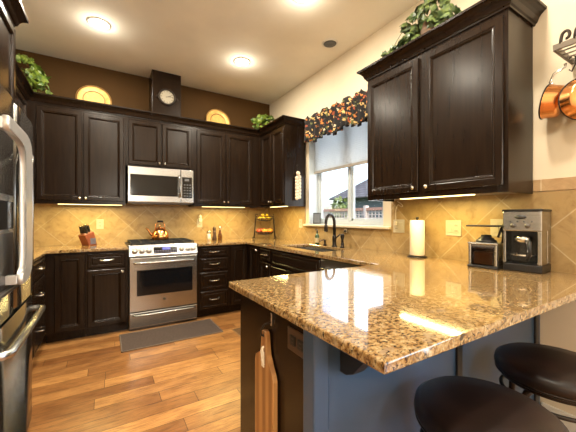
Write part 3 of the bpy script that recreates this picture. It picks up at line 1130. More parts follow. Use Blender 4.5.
tilt = math.atan2(.042, .115)
for x in (.055, .125, .195, .545, .615, .675):
    T = Matrix.Translation(on_panel(x, .862)) @ Matrix.Rotation(PI / 2 - tilt, 4, 'X')
    k = MB().lathe([(.030, -.002), (.030, .004), (.022, .008), (.020, .030), (.016, .034), (.001, .034)], 18, T)
    k.build('knob', M['satin_knob'], cpo)
T = Matrix.Translation(on_panel(.37, .862)) @ Matrix.Rotation(-tilt, 4, 'X')
dsp = MB().box(-.125, .125, -.005, .003, -.038, .038, .003, mtx=T).build('display', M['black_glass'], cpo)
MB().box(-.035, .05, -.0065, -.004, .002, .03, mtx=T).build('readout', M['blue_led'], dsp)
keys = MB()
for i in range(9):
    for j in range(2):
        keys.box(-.115 + i * .027, -.098 + i * .027, -.006, -.004, -.03 + j * .018, -.02 + j * .018, mtx=T)
keys.build('keypad', M['violet_label'], dsp)
dr = MB().box(.004, RW - .004, -.02, .02, .205, .79, .006).build('oven_door', M['steel'], rg)
MB().box(.075, RW - .06, -.023, -.018, .375, .655, .002).build('oven_window', M['black_glass'], dr)
MB().tube([(.05, -.018, .735), (.05, -.065, .738), (.07, -.075, .738), (RW / 2, -.08, .738), (RW - .07, -.075, .738), (RW - .05, -.065, .738), (RW - .05, -.018, .735)], .013, 10).build('handle', M['steel'], dr)
bd = MB().lathe([(.017, 0), (.017, .003), (.012, .004)], 20, Matrix.Translation((RW / 2 - .01, -.02, .315)) @ Matrix.Rotation(PI / 2, 4, 'X')).build('round_badge', M['slot'], dr)
MB().tube([(RW / 2 - .01 + .012 * math.cos(a), -.0245, .315 + .012 * math.sin(a)) for a in [2 * PI * i / 16 for i in range(16)]], .0012, 6, closed=True).build('badge_ring', M['chrome'], bd)
dwr = MB().box(.004, RW - .004, -.02, .02, .035, .197, .006).build('storage_drawer', M['steel'], rg)
MB().tube([(.04, -.018, .172), (.04, -.05, .172), (.06, -.058, .172), (RW - .06, -.058, .172), (RW - .04, -.05, .172), (RW - .04, -.018, .172)], .011, 10).build('handle', M['steel'], dwr)
for gx in (.02, .25, .48):
    g = MB()
    x0, x1 = gx, gx + .225
    for y in (.07, .34, .61):
        g.box(x0, x1, y - .006, y + .006, .938, .952)
    for x in (x0 + .008, (x0 + x1) / 2, x1 - .008):
        g.box(x - .006, x + .006, .07, .61, .938, .952)
    for y in (.20, .48):
        g.box(x0, x1, y - .005, y + .005, .938, .952)
    for x in (x0 + .008, x1 - .008):
        for y in (.07, .61):
            g.box(x - .007, x + .007, y - .007, y + .007, .919, .94)
    g.build('grate', M['cast_iron'], rg)
for bx_, by_ in ((.13, .20), (.13, .48), (.36, .34), (.59, .20), (.59, .48)):
    MB().lathe([(.05, .919), (.05, .926), (.035, .928), (.034, .935), (.001, .936)], 18, Matrix.Translation((bx_, by_, 0))).build('burner', M['cast_iron'], rg)

# ---- microwave
mw = thing('microwave', 'stainless over the range microwave hung under the short cabinet', 'microwave', (.217, 3.90, 1.402))
MW, MH = .742, .425
MB().box(0, MW, .03, .385, 0, MH, .003).build('body', M['steel_dark'], mw)
md_ = MB().box(.0, .585, 0, .032, .012, MH, .005).build('door', M['steel'], mw)
MB().box(.025, .552, -.003, .004, .085, .335, .002).build('window', M['black_glass'], md_)
MB().tube([(.568, 0, .35), (.568, -.035, .345), (.568, -.045, .30), (.568, -.045, .13), (.568, -.035, .085), (.568, 0, .08)], .010, 10).build('handle', M['steel'], md_)
cpn = MB().box(.588, MW, 0, .032, .012, MH, .005).build('control_panel', M['steel'], mw)
MB().box(.602, MW - .018, -.003, .004, .07, .335, .002).build('keypad', M['black_glass'], cpn)
MB().box(.632, MW - .055, -.0045, -.002, .285, .315).build('display', M['slate'], cpn)
for i in range(3):
    for j in range(5):
        MB().box(.622 + i * .034, .642 + i * .034, -.0045, -.002, .09 + j * .035, .105 + j * .035).build('button', M['slate'], cpn)
MB().box(.05, MW - .05, .06, .30, -.006, .002).build('vent_grille', M['steel_dark'], mw)

# ---- recessed ceiling lights
CANS = [(-.053, 3.325, 'recessed ceiling light at the left, nearest the fridge', 1),
        (1.361, 3.272, 'recessed ceiling light high over the right end of the back cabinets', 1),
        (1.375, 2.03, 'recessed ceiling light cut by the top edge of the photo', 1),
        (-.053, 2.05, None, 1), (1.40, .75, None, 1), (0.2, .2, None, 1)]
for x, y, lab, on in CANS:
    if lab is None:
        t = thing('recessed_light', 'recessed ceiling light outside the frame', 'ceiling light', (x, y, ZC), 0, 'recessed ceiling lights')
    else:
        t = thing('recessed_light', lab, 'ceiling light', (x, y, ZC), 0, 'recessed ceiling lights')
    MB().lathe([(.098, -.001), (.098, -.006), (.080, -.010), (.072, -.004), (.072, -.001)], 28).build('trim_ring', M['white'], t)
    MB().lathe([(.072, -.002), (.072, -.005), (.04, -.008), (.001, -.009)], 24).build('bulb', M['can_glow'], t)
    light('can_lamp', 'AREA', (0, 0, -.02), (0, 0, 0), CAN_POWER, CAN_COLOR, .14, parent=t, shape='DISK')
    pt = light('bulb_lamp', 'POINT', (0, 0, -.10), (0, 0, 0), CAN_POWER * .11, CAN_COLOR, parent=t)
    pt.data.shadow_soft_size = .05
t = thing('ceiling_speaker', 'grey unlit round fitting on the ceiling above the sink', 'ceiling fitting', (2.0, 2.447, ZC))
MB().lathe([(.085, -.001), (.085, -.006), (.070, -.012), (.068, -.008)], 28, None, True, False).build('trim_ring', M['white'], t)
MB().lathe([(.069, -.002), (.066, -.010), (.03, -.006), (.001, -.005)], 24).build('grille', M['slate'], t)

# ---- under cabinet light bars
def bar(loc, rotz, length, label, lamp=True):
    t = thing('under_cabinet_light', label, 'light bar', loc, rotz, 'under cabinet light bars')
    MB().box(-length / 2, length / 2, -.03, .03, .0, .028, .003).build('housing', M['white'], t)
    MB().box(-length / 2 + .01, length / 2 - .01, -.030, .022, -.006, .001, .003).build('diffuser', M['bar_glow'], t)
    light('bar_lamp', 'AREA', (0, .0, -.016), (0, 0, 0), BAR_POWER * length / .6, BAR_COLOR, length, .05, parent=t)
    return t


bar((-.135, 4.01, 1.377), 0, .62, 'glowing light bar under the cabinet left of the microwave')
bar((1.40, 4.01, 1.377), 0, .62, 'glowing light bar under the cabinet right of the microwave')
bar((1.985, 3.50, 1.377), R90, .42, 'glowing light bar under the corner cabinet left of the window')
bar((1.975, 1.27, 1.377), R90, .55, 'glowing light bar under the large cabinet right of the window')
bar((-.74, 3.2, 1.377), PI / 2, .6, 'glowing light bar under the left wall cabinet behind the fridge')


# ------------------------------------------------------------------ wall plates (local: faces -y)
def wall_plate(loc, rotz, label, gangs=1, kinds='o', material='plate_white'):
    w = .075 if gangs == 1 else .118
    t = thing('outlet_plate', label, 'outlet', loc, rotz, 'wall outlet plates')
    MB().box(-w / 2, w / 2, -.006, 0, -.059, .059, .0025).build('plate', M[material], t)
    for g in range(gangs):
        cx = 0 if gangs == 1 else (-.023 + g * .046)
        if kinds[g] == 's':
            MB().box(cx - .016, cx + .016, -.010, -.005, -.033, .033, .002).build('rocker', M[material], t)
        else:
            for s in (-1, 1):
                f = MB().box(cx - .016, cx + .016, -.008, -.005, s * .021 - .014, s * .021 + .014, .003).build('receptacle', M[material], t)
                MB().box(cx - .008, cx - .005, -.0088, -.007, s * .021 - .006, s * .021 + .006).box(cx + .005, cx + .008, -.0088, -.007, s * .021 - .006, s * .021 + .006).build('slots', M['slot'], f)
    return t


YBT = YB - .008
XRT = XR - .008
wall_plate((-.058, YBT, 1.15), 0, 'ivory outlet plate on the tiles behind the knife block')
p = wall_plate((1.138, YBT, 1.15), 0, 'ivory outlet plate with a plug on the tiles right of the range')
wall_plate((XRT, 3.37, 1.15), R90, 'ivory outlet plate left of the window near the fruit stand')
wall_plate((XRT, 1.783, 1.152), R90, 'ivory double outlet plate with a cord plugged in right of the window', 2, 'os')
wall_plate((XRT, 1.29, 1.15), R90, 'ivory double outlet plate between paper towels and grinder', 2, 'so')
wall_plate((XRT, .975, 1.16), R90, 'ivory outlet plate half hidden behind the coffee maker', 2, 'so')
t = thing('outlet_plate', 'dark brown horizontal outlet plate on the peninsula end panel', 'outlet', (.559, .852, .805), PI / 2 + PI)
MB().box(-.062, .062, -.006, 0, -.040, .040, .003).build('plate', M['brown_plate'], t)
for s in (-1, 1):
    f = MB().box(s * .024 - .017, s * .024 + .017, -.009, -.005, -.017, .017, .004).build('receptacle', M['black'], t)
    MB().box(s * .024 - .006, s * .024 + .006, -.0096, -.008, -.008, -.005).box(s * .024 - .006, s * .024 + .006, -.0096, -.008, .005, .008).build('slots', M['steel_dark'], f)
# plug-in by the range outlet
pl = thing('plug_adapter', 'small white plug in device on the outlet right of the range', 'plug', (1.138, YBT - .008, 1.19))
MB().box(-.022, .022, -.035, 0, -.02, .03, .006).build('body', M['porcelain'], pl)
MB().lathe([(.018, .03), (.02, .055), (.012, .075), (.001, .078)], 14, Matrix.Translation((0, -.018, 0))).build('dome', M['paper'], pl)
# cord for the near light bar
pts = bez((2.235, 1.79, 1.374), (2.238, 1.70, 1.33), (2.237, 1.74, 1.31), (2.236, 1.765, 1.335), 8) + bez((2.236, 1.765, 1.335), (2.236, 1.80, 1.37), (2.236, 1.82, 1.28), (2.238, 1.806, 1.19), 10)[1:]
cd = thing('power_cord', 'white cord looping down from the large cabinet to the double outlet', 'cord', (0, 0, 0))
MB().tube(pts, .0045, 6).build('cable', M['porcelain'], cd)
MB().box(2.222, 2.245, 1.795, 1.817, 1.16, 1.195, .004).build('plug', M['porcelain'], cd)
t = thing('wall_switch', 'tiny white and black fixture on the tiles just under the window sill', 'switch', (XRT, 2.48, 1.085), R90)
MB().box(-.02, .02, -.012, 0, -.02, .022, .004).build('base', M['porcelain'], t)
MB().lathe([(.012, 0), (.012, .016), (.008, .022), (.001, .023)], 14, Matrix.Translation((.012, -.012, -.004)) @ Matrix.Rotation(PI / 2, 4, 'X')).build('button', M['black'], t)

# ------------------------------------------------------------------ window dressing
sh = thing('cellular_shade', 'pale grey cellular shade pulled halfway down the window', 'window shade', (2.35, 0, 0))
mb = MB()
zt, zb = WZ1 - .01, 1.83
n = 56
fr_, bk_ = [], []
for i in range(n + 1):
    z = zb + (zt - zb) * i / n
    fr_.append((-.009 if i % 2 else -.007, z))
    bk_.append((.009 if i % 2 else .007, z))
mb.prism(fr_ + list(reversed(bk_)), 'y', WY0 + .012, WY1 - .012)
mb.build('cloth', M['shade'], sh)
MB().box(-.018, .018, WY0 + .012, WY1 - .012, 1.80, 1.832, .005).build('bottom_rail', M['shade_rail'], sh)
MB().box(-.022, .022, WY0 + .010, WY1 - .010, WZ1 - .045, WZ1 - .002, .003).build('head_rail', M['vinyl'], sh)

va = thing('valance', 'ruffled black floral valance across the top of the window', 'curtain', (0, 0, 0))
mb = MB()
NS, NT = 150, 16
y0v, y1v = 3.14, 1.935
rows = []
for j in range(NT + 1):
    tt = j / NT
    row = []
    for i in range(NS + 1):
        s = i / NS
        y = y0v + (y1v - y0v) * s
        ph = s * 2 * PI * 13 + 0.8 * math.sin(s * 17)
        amp = .016 + .024 * tt
        if tt < .16:
            amp = .020
        zt_ = 2.485 + .018 * math.sin(s * 2 * PI * 6.5 + 1) + .008 * math.sin(s * 41)
        zb_ = 2.165 + .022 * math.sin(s * 2 * PI * 3.3 + .6) + .020 * math.sin(ph + .7)
        z = zt_ + (zb_ - zt_) * tt
        x = 2.165 + amp * math.sin(ph) + .006 * math.sin(ph * 2.3 + tt * 4) - (.012 * math.sin(min(1, tt / .18) * PI) * 0 if tt > .2 else -.012 * math.cos(tt / .2 * PI)) - .015 * tt
        yy = y + .008 * math.cos(ph * 1.0 + tt)
        row.append((x, yy, z))
    rows.append(row)
mb.rings(rows, False, False, False, True)
vo_ = mb.build('ruffled_cloth', M['valance'], va)
sm = vo_.modifiers.new('thickness', 'SOLIDIFY')
sm.thickness = .004
MB().tube([(2.18, 1.93, 2.45), (2.18, 3.15, 2.45)], .009, 8).box(2.18, XR, 1.935, 1.95, 2.44, 2.46).box(2.18, XR, 3.12, 3.135, 2.44, 2.46).build('rod', M['iron'], va)


# ------------------------------------------------------------------ decoration on top of the cabinets
def charger(x, label):
    t = thing('charger_plate', label, 'plate', (x, 4.20, 2.434), 0, 'gold charger plates')
    T = Matrix.Translation((0, .0, .178)) @ Matrix.Rotation(math.radians(90 - 11), 4, 'X')
    MB().lathe([(.001, -.006), (.10, -.006), (.15, .004), (.176, .010), (.178, .014), (.172, .016), (.135, .008), (.105, .001), (.098, .0), (.001, .0)], 40, T, False, False).build('dish', M['gold'], t)
    rr = MB()
    for r, z in ((.108, .004), (.168, .0155)):
        rr.tube([T @ Vector((r * math.cos(a), r * math.sin(a), z)) for a in [2 * PI * i / 40 for i in range(40)]], .0048, 6, closed=True)
    rr.build('ring', M['gold_line'], t)
    return t


charger(-.115, 'round gold charger plate standing left of the dark box')
charger(1.380, 'round gold charger plate standing right of the dark box')


def leaf_pts(L, wf):
    """Five-lobed ivy leaf, length L; returns (x, y) outline with stem at origin."""
    o = [(0, 0), (.28, -.06), (.52, .10), (.42, .34), (.50, .58), (.26, .62), (0, 1.0)]
    pts = [(x * wf * L, y * L) for x, y in o]
    return pts + [(-x, y) for x, y in reversed(pts[1:-1])]


def foliage(name, mat_, parent, count, place, L=(.05, .085), wf=1.0):
    mb = MB()
    for k in range(count):
        p, nrm, down = place(k)
        ll = rnd.uniform(*L)
        pts = leaf_pts(ll, wf)
        nrm = (nrm.normalized() + sphere_dir() * .95).normalized()
        down = down + sphere_dir() * .8
        d = (down - nrm * down.dot(nrm))
        if d.length < 1e-4:
            d = nrm.orthogonal()
        d.normalize()
        s = d.cross(nrm)
        vs = []
        for (x, y) in pts:
            c_ = -.35 * abs(x) - .22 * y * y / ll
            vs.append(p + s * x + d * y + nrm * c_)
        mid = p + d * ll * .45 + nrm * (.02 * ll)
        vs2 = [mid] + vs
        nn = len(vs)
        mb.faces(vs2, [(0, 1 + i, 1 + (i + 1) % nn) for i in range(nn)])
    o = mb.build(name, mat_, parent)
    return o


def sphere_dir():
    while True:
        v = Vector((rnd.uniform(-1, 1), rnd.uniform(-1, 1), rnd.uniform(-1, 1)))
        if .1 < v.length < 1:
            return v.normalized()


def pot(parent, c, r, h, m):
    return MB().lathe([(r * .7, 0), (r * .95, h * .6), (r, h), (r * .9, h), (r * .85, h * .85), (.001, h * .82)], 20, Matrix.Translation(c)).build('pot', m, parent)


def vines(parent, paths):
    mb = MB()
    for p in paths:
        mb.tube(p, .003, 5)
    return mb.build('vine', M['leaf_deep'], parent)


# plant behind the fridge surround, left
t = thing('ivy_plant', 'bright green leafy plant on the cabinets in the left corner', 'plant', (-.76, 4.10, 2.424), 0, 'leafy plants on top of the cabinets')
pot(t, (0, 0, 0), .09, .14, M['basket'])


def pl_left(k):
    d = sphere_dir()
    if d.z < -.5:
        d.z = -d.z
    if k % 3 == 0:
        p = Vector((.10 * d.x + .13, -.03 + .07 * d.y, .18 + .19 * d.z))
    else:
        p = Vector((.15 * d.x - .0, .12 * d.y, .28 + .22 * d.z))
    p.z = max(p.z, .03)
    return p, d + Vector((0, -.6, .3)), Vector((d.x * .6, -.3, -.8))


foliage('foliage', M['leaf_bright'], t, 120, pl_left, (.05, .085))
vines(t, [bez((0, 0, .12), (.08, -.03, .42), (.18, -.05, .38), (.26, -.06, .12), 8), bez((0, 0, .12), (-.1, 0, .35), (-.15, -.05, .3), (-.18, -.05, .2), 8)])
# plant in the back right corner
t = thing('ivy_plant', 'small yellow green plant on the cabinets in the back right corner', 'plant', (2.02, 4.05, 2.424), 0, 'leafy plants on top of the cabinets')
pot(t, (.06, -.02, 0), .08, .13, M['basket'])


def pl_corner(k):
    d = sphere_dir()
    if d.z < -.4:
        d.z = -d.z
    p = Vector((.17 * d.x + .03, .12 * d.y - .03, .20 + .14 * d.z))
    p.z = max(p.z, .03)
    return p, d + Vector((-.2, -.7, .3)), Vector((d.x * .6, -.3, -.8))


foliage('foliage', M['leaf_bright'], t, 105, pl_corner, (.05, .08))
vines(t, [bez((.05, 0, .1), (0, -.05, .3), (-.1, -.06, .25), (-.14, -.06, .1), 8)])
# trailing ivy on the near cabinet
t = thing('ivy_plant', 'dark trailing ivy in a brown basket on the large cabinet right of the window', 'plant', (2.02, 1.33, 2.4215), 0, 'leafy plants on top of the cabinets')
pot(t, (.0, -.02, 0), .085, .20, M['basket'])


def pl_ivy(k):
    d = sphere_dir()
    if k % 5 < 2:
        s = rnd.random()
        p = Vector((-.05 + .05 * d.x, .06 + .25 * s, .19 - .09 * s + .05 * d.z))
    elif k % 5 == 2:
        s = rnd.random()
        p = Vector((-.06 + .04 * d.x, -.06 - .20 * s, .20 - .09 * s + .04 * d.z))
    else:
        p = Vector((.10 * d.x - .02, .17 * d.y, .27 + .09 * d.z))
    p.z = max(p.z, .10)
    return p, d + Vector((-.9, -.3, .2)), Vector((-.3, d.y * .6, -.8))


foliage('foliage', M['leaf_deep'], t, 240, pl_ivy, (.04, .075), 1.1)
vines(t, [bez((.0, 0, .18), (-.05, .15, .35), (-.05, .22, .25), (-.06, .32, .11), 8), bez((.0, 0, .18), (-.05, -.1, .32), (-.06, -.2, .22), (-.07, -.28, .11), 8)])

# ------------------------------------------------------------------ garlic braid on the corner cabinet end
t = thing('garlic_braid', 'cream garlic braid hanging on the corner cabinet end beside the window', 'garlic braid', (2.105, 3.246, 1.46))
MB().tube([(0, -.012, .34), (0, -.012, .44)], .004, 6).lathe([(.006, 0), (.012, .01), (.005, .02)], 10, Matrix.Translation((0, -.012, .43))).box(-.004, .004, -.016, .007, .436, .444).build('hanger', M['iron'], t)
MB().tube([(0, -.015, .0), (.003, -.014, .12), (-.003, -.014, .24), (0, -.013, .35)], .010, 8).build('braid', M['twine'], t)
for r in range(7):
    for s in (-1, 1):
        zz = .025 + r * .043 + (s * .008)
        T = Matrix.Rotation(s * .7, 4, 'Y')
        g = MB()
        g.ball((s * .020, -.034, zz), .026, .95, .8, 1.0, 12, 8)
        g.tube([(s * .014, -.03, zz + .018), (s * .004, -.02, zz + .045)], [.008, .003], 6)
        g.build('garlic_bulb', M['garlic'], t)
g = MB().ball((0, -.034, .335), .028, 1, .8, 1, 12, 8).build('garlic_bulb', M['garlic'], t)

# ------------------------------------------------------------------ counter objects, back wall
# knife block
kb = thing('knife_block', 'reddish wooden knife block on the left counter', 'knife block', (-.175, 4.11, .9145), math.radians(-50))
prof = [(-.055, 0), (.085, 0), (.065, .09), (-.015, .165), (-.075, .12)]
MB().prism([(a, b) for a, b in [(-.025, 0), (.075, 0), (.035, .155), (-.075, .115)]], 'x', -.055, .055, .005).build('body', M['red_wood'], kb)
MB().box(.054, .058, -.01, .055, .012, .08, .001).build('front_label', M['violet_label'], kb)
Tk = Matrix.Translation((-.175, 4.11, .9145)) @ Matrix.Rotation(math.radians(-50), 4, 'Z')
slot_pts = [(-.038, -.012), (-.012, -.012), (.014, -.012), (.040, -.012), (-.026, .03), (.002, .03), (.030, .03)]
for i, (sx_, sy_) in enumerate(slot_pts):
    kn = thing('kitchen_knife', 'black handled kitchen knife standing in the wooden block', 'knife', Tk @ Vector((sx_, sy_ - .028, .131 + .36 * (sy_ + .005))), math.radians(-50), 'knives in the block')
    tl = Matrix.Rotation(math.radians(20), 4, 'X') @ Matrix.Rotation(math.radians(rnd.uniform(2, 9)), 4, 'Y')
    hh = rnd.uniform(.085, .115)
    MB().box(-.008, .008, -.011, .011, .012, hh, .004, mtx=tl).build('handle', M['black'], kn)
    MB().box(-.0015, .0015, -.010, .010, -.010, .014, mtx=tl).box(-.009, .009, -.012, .012, hh - .002, hh + .006, .002, mtx=tl).build('blade', M['chrome'], kn)

# kettle on the range
kt = thing('tea_kettle', 'copper tea kettle with a dark handle on the range', 'kettle', (.585, 4.05, .9525))
MB().lathe([(.085, 0), (.098, .012), (.100, .04), (.092, .085), (.065, .125), (.045, .140), (.040, .145)], 28).build('body', M['copper'], kt)
MB().lathe([(.044, .142), (.036, .154), (.008, .160), (.008, .170), (.014, .178), (.001, .188)], 18).build('lid', M['copper'], kt)
MB().tube(bez((-.075, -.005, .055), (-.13, -.008, .07), (-.12, -.01, .13), (-.165, -.012, .145), 8), [.022, .020, .018, .016, .014, .013, .012, .011, .010], 10).build('spout', M['copper'], kt)
MB().tube(bez((-.055, 0, .13), (-.07, 0, .26), (.07, 0, .26), (.055, 0, .13), 14), .006, 8).build('handle_bail', M['copper'], kt)
MB().tube([(-.035, 0, .225), (0, 0, .230), (.035, 0, .225)], .012, 10).build('grip', M['bronze'], kt)

# mills by the range
t = thing('salt_mill', 'short cream and steel salt mill right of the range', 'mill', (1.215, 4.10, .9145))
MB().lathe([(.028, 0), (.028, .05), (.022, .06), (.024, .09)], 16).build('body', M['porcelain'], t)
MB().lathe([(.024, .09), (.026, .12), (.014, .132), (.001, .134)], 16).build('cap', M['chrome'], t)
t = thing('pepper_mill', 'tall brown pepper mill beside the salt mill', 'mill', (1.295, 4.10, .9145))
MB().lathe([(.030, 0), (.028, .03), (.020, .07), (.024, .11), (.018, .13)], 16).build('body', M['pepper'], t)
MB().lathe([(.020, .13), (.026, .155), (.022, .18), (.008, .186), (.010, .196), (.001, .20)], 16).build('cap', M['pepper'], t)
t = thing('oil_cruet', 'small silver topped cruet at the right of the mills', 'cruet', (1.385, 4.13, .9145))
MB().lathe([(.028, 0), (.030, .06), (.014, .11), (.011, .14)], 16).build('bottle', M['amber_glass'], t)
MB().lathe([(.013, .14), (.022, .165), (.020, .185), (.001, .197)], 14).build('stopper', M['chrome'], t)

# two-tier fruit stand
FX, FY = 2.0, 3.955
fs = thing('fruit_stand', 'two tier dark wire fruit stand in the back corner', 'fruit stand', (FX, FY, .9145), math.radians(-38))
for s in (-1, 1):
    fm = MB()
    fm.tube([(s * .155, -.01, .012), (s * .15, 0, .09), (s * .135, 0, .30), (s * .12, 0, .335)], .009, 8)
    fm.tube([(s * .12 + s * .02 * math.cos(a), 0, .345 + .018 * math.sin(a)) for a in [PI + i * .5 * s for i in range(10)]], .0045, 6)
    for q in (-1, 1):
        fm.tube([(s * .15, 0, .05), (s * .165, q * .05, .02), (s * .155, q * .08, .006)], .006, 8)
    fm.build('side_frame', M['iron'], fs)
for z, r in ((.075, .14), (.27, .115)):
    tr = MB()
    for rr_, dz in ((r, .03), (r * .75, 0), (r * .4, -.004)):
        tr.tube([(rr_ * math.cos(a), rr_ * .8 * math.sin(a), z + dz) for a in [2 * PI * i / 28 for i in range(28)]], .006, 6, closed=True)
    for i in range(14):
        a = 2 * PI * i / 14
        tr.tube([(.4 * r * math.cos(a), .32 * r * math.sin(a), z - .004), (.75 * r * math.cos(a), .6 * r * math.sin(a), z), (r * math.cos(a), .8 * r * math.sin(a), z + .03)], .003, 5)
    tr.build('tray', M['iron'], fs)
TF = Matrix.Translation((FX, FY, .9145)) @ Matrix.Rotation(math.radians(-38), 4, 'Z')


def fruit(name, label, cat, p, m, r, sx, group):
    o = thing(name, label, cat, TF @ Vector(p), rnd.uniform(0, 6), group)
    mb = MB()
    if cat == 'lemon':
        mb.lathe([(.001, -r * 1.3), (r * .3, -r * 1.1), (r * .8, -r * .6), (r, 0), (r * .8, r * .6), (r * .3, r * 1.1), (.001, r * 1.3)], 14, Matrix.Rotation(PI / 2, 4, 'Y'))
    else:
        mb.lathe([(.001, -r * .80), (r * .4, -r * .86), (r * .85, -r * .5), (r, .05 * r), (r * .85, r * .62), (r * .4, r * .88), (r * .1, r * .76), (.001, r * .72)], 16)
    mb.build('fruit_body', m, o)
    MB().tube([(0, 0, r * .72), (r * .06, 0, r * 1.02)] if cat != 'lemon' else [(r * 1.25, 0, 0), (r * 1.4, 0, 0)], r * .06, 5).build('stem', M['twine'], o)


for p in ((-.064, -.02, .304), (.0, -.034, .304), (.064, -.018, .304), (-.034, .036, .304), (.036, .036, .304), (-.026, -.005, .350), (.036, .0, .350)):
    fruit('lemon', 'yellow lemon heaped on the upper tier of the fruit stand', 'lemon', p, M['lemon'], .024, 1.2, 'lemons on the upper tier')
for p in ((-.075, -.02, .118), (-.035, .045, .118)):
    fruit('apple', 'red apple at the left of the lower tier of the fruit stand', 'apple', p, M['apple'], .038, 1, 'apples on the lower tier')
for p in ((.005, -.035, .116), (.088, -.014, .118), (.045, .050, .116)):
    fruit('orange', 'orange fruit at the right of the lower tier of the fruit stand', 'orange', p, M['orange'], .037, 1, 'oranges on the lower tier')

# sink accessories
t = thing('soap_bottle', 'green dish soap bottle left of the faucet', 'bottle', (2.14, 2.855, .9145))
MB().lathe([(.024, 0), (.027, .01), (.027, .085), (.018, .115), (.010, .125), (.010, .14)], 18).build('bottle', M['green_soap'], t)
MB().lathe([(.0275, .02), (.0275, .075)], 18, None, False, False).build('paper_label', M['label_white'], t)
MB().lathe([(.011, .138), (.011, .155), (.004, .158), (.004, .175)], 12).tube([(0, 0, .172), (-.03, 0, .170)], .005).build('pump', M['black'], t)
t = thing('picture_frame', 'small dark slate picture frame leaning at the left of the sill', 'picture frame', (2.315, 3.095, 1.1475), math.radians(-42))
Tt = Matrix.Rotation(math.radians(-12), 4, 'X')
MB().box(-.048, .048, -.008, .008, .002, .145, .003, mtx=Tt).build('frame', M['black'], t)
MB().box(-.038, .038, -.010, -.006, .014, .132, mtx=Tt).build('slate', M['slate'], t)
MB().prism([(.006, .02), (.05, .001), (.056, .001), (.012, .08)], 'x', -.008, .008).build('easel', M['black'], t)

# ------------------------------------------------------------------ near counter objects
t = thing('paper_towel_holder', 'paper towel roll on an upright holder below the large cabinet', 'paper towels', (2.125, 1.51, .9145))
MB().lathe([(.075, 0), (.075, .006), (.06, .012), (.012, .014)], 28).build('base', M['bronze'], t)
MB().lathe([(.007, .01), (.007, .30), (.012, .306), (.012, .316), (.001, .322)], 12).build('rod', M['bronze'], t)
MB().lathe([(.018, .016), (.054, .016), (.056, .02), (.056, .290), (.054, .294), (.018, .294)], 30, None, False, False).build('roll', M['paper'], t)

# coffee grinder
t = thing('coffee_grinder', 'squat steel coffee grinder with raised dark lid left of the coffee maker', 'coffee grinder', (2.065, .974, .9145), R90 + math.radians(8))
MB().box(-.085, .085, -.075, .085, 0, .018, .006).build('base', M['black'], t)
MB().box(-.08, .08, .0, .085, .016, .150, .01).box(-.08, -.062, -.07, .0, .016, .150, .006).box(.062, .08, -.07, .0, .016, .150, .006).build('housing', M['steel'], t)
MB().box(-.062, .062, -.066, -.002, .02, .128, .006).build('bean_hopper', M['amber_glass'], t)
MB().box(-.055, .055, -.058, -.008, .022, .10, .006).build('ground_coffee', M['pepper'], t)
MB().box(-.083, .083, -.073, .085, .146, .160, .006).build('top_rim', M['steel'], t)
MB().lathe([(.058, .158), (.056, .172), (.044, .178), (.043, .186), (.030, .19), (.028, .205), (.001, .208)], 20).build('cap', M['black'], t)
MB().box(-.088, .088, -.085, .075, .258, .268, .004).build('lid', M['black'], t)
MB().tube([(.075, .05, .155), (.078, .055, .21), (.07, .05, .26)], .008, 8).tube([(.055, .03, .19), (.075, .045, .262)], .007, 8).build('lid_arm', M['black'], t)

# coffee maker
cmk = thing('coffee_maker', 'steel and black drip coffee maker at the right end of the counter', 'coffee maker', (2.075, .785, .9145), R90 + math.radians(5))
CW = .094
MB().box(-CW, CW, -.012, .165, 0, .045, .006).build('base', M['black'], cmk)
MB().box(-CW, CW, .10, .165, .045, .352, .006).build('back_column', M['steel'], cmk)
MB().box(-CW + .002, -CW + .016, -.008, .10, .045, .24, .003).build('side_column', M['steel'], cmk)
MB().box(CW - .022, CW - .002, -.008, .10, .045, .24, .003).build('side_column', M['steel'], cmk)
MB().box(-CW + .014, CW - .02, .085, .102, .045, .24).build('cavity_wall', M['black'], cmk)
hd = MB().box(-CW, CW, -.012, .10, .235, .352, .006).build('brew_head', M['steel'], cmk)
MB().box(-CW - .003, CW + .003, -.016, .168, .350, .364, .004).build('lid', M['black'], cmk)
Tm = Matrix.Rotation(PI / 2, 4, 'X')
em = MB()
em.lathe([(.028, 0), (.028, .003), (.001, .0032)], 24, Matrix.Translation((-.005, -.0125, .317)) @ Matrix.Diagonal((1, 1, .42, 1)) @ Tm)
emo = em.build('emblem', M['black'], hd)
lt = MB()
for i, xx in enumerate((-.014, -.0085, -.003, .0025, .008, .0135)):
    lt.box(xx - .0040, xx - .0022, -.0165, -.0155, .3145, .3205 if i in (0, 3) else .3185)
lt.build('lettering', M['pewter'], emo)
for x in (-.04, .03):
    MB().lathe([(.014, 0), (.013, .012), (.001, .013)], 16, Matrix.Translation((x, -.012, .268)) @ Tm).build('dial', M['steel_dark'], hd)
for x in (-.055, -.02, .012, .048):
    MB().lathe([(.004, 0), (.004, .003), (.001, .004)], 10, Matrix.Translation((x, -.012, .291)) @ Tm).build('button', M['black'], hd)
Tcm = Matrix.Translation((2.075, .785, .9145)) @ Matrix.Rotation(R90 + math.radians(5), 4, 'Z')
cf = thing('coffee_carafe', 'glass carafe standing inside the coffee maker', 'carafe', Tcm @ Vector((-.004, .035, .0455)), R90 + math.radians(5))
MB().lathe([(.045, 0), (.060, .012), (.064, .05), (.055, .10), (.042, .13), (.044, .145)], 26, None, True, False).build('glass_bowl', M['glass'], cf)
MB().lathe([(.046, .125), (.047, .145), (.044, .158), (.001, .162)], 22).build('lid', M['chrome'], cf)
MB().lathe([(.0655, .048), (.0655, .056)], 26, None, False, False).build('band', M['chrome'], cf)
MB().tube([(.03, -.05, .135), (.05, -.075, .13), (.052, -.08, .06), (.035, -.055, .03)], .009, 8).build('handle', M['black'], cf)

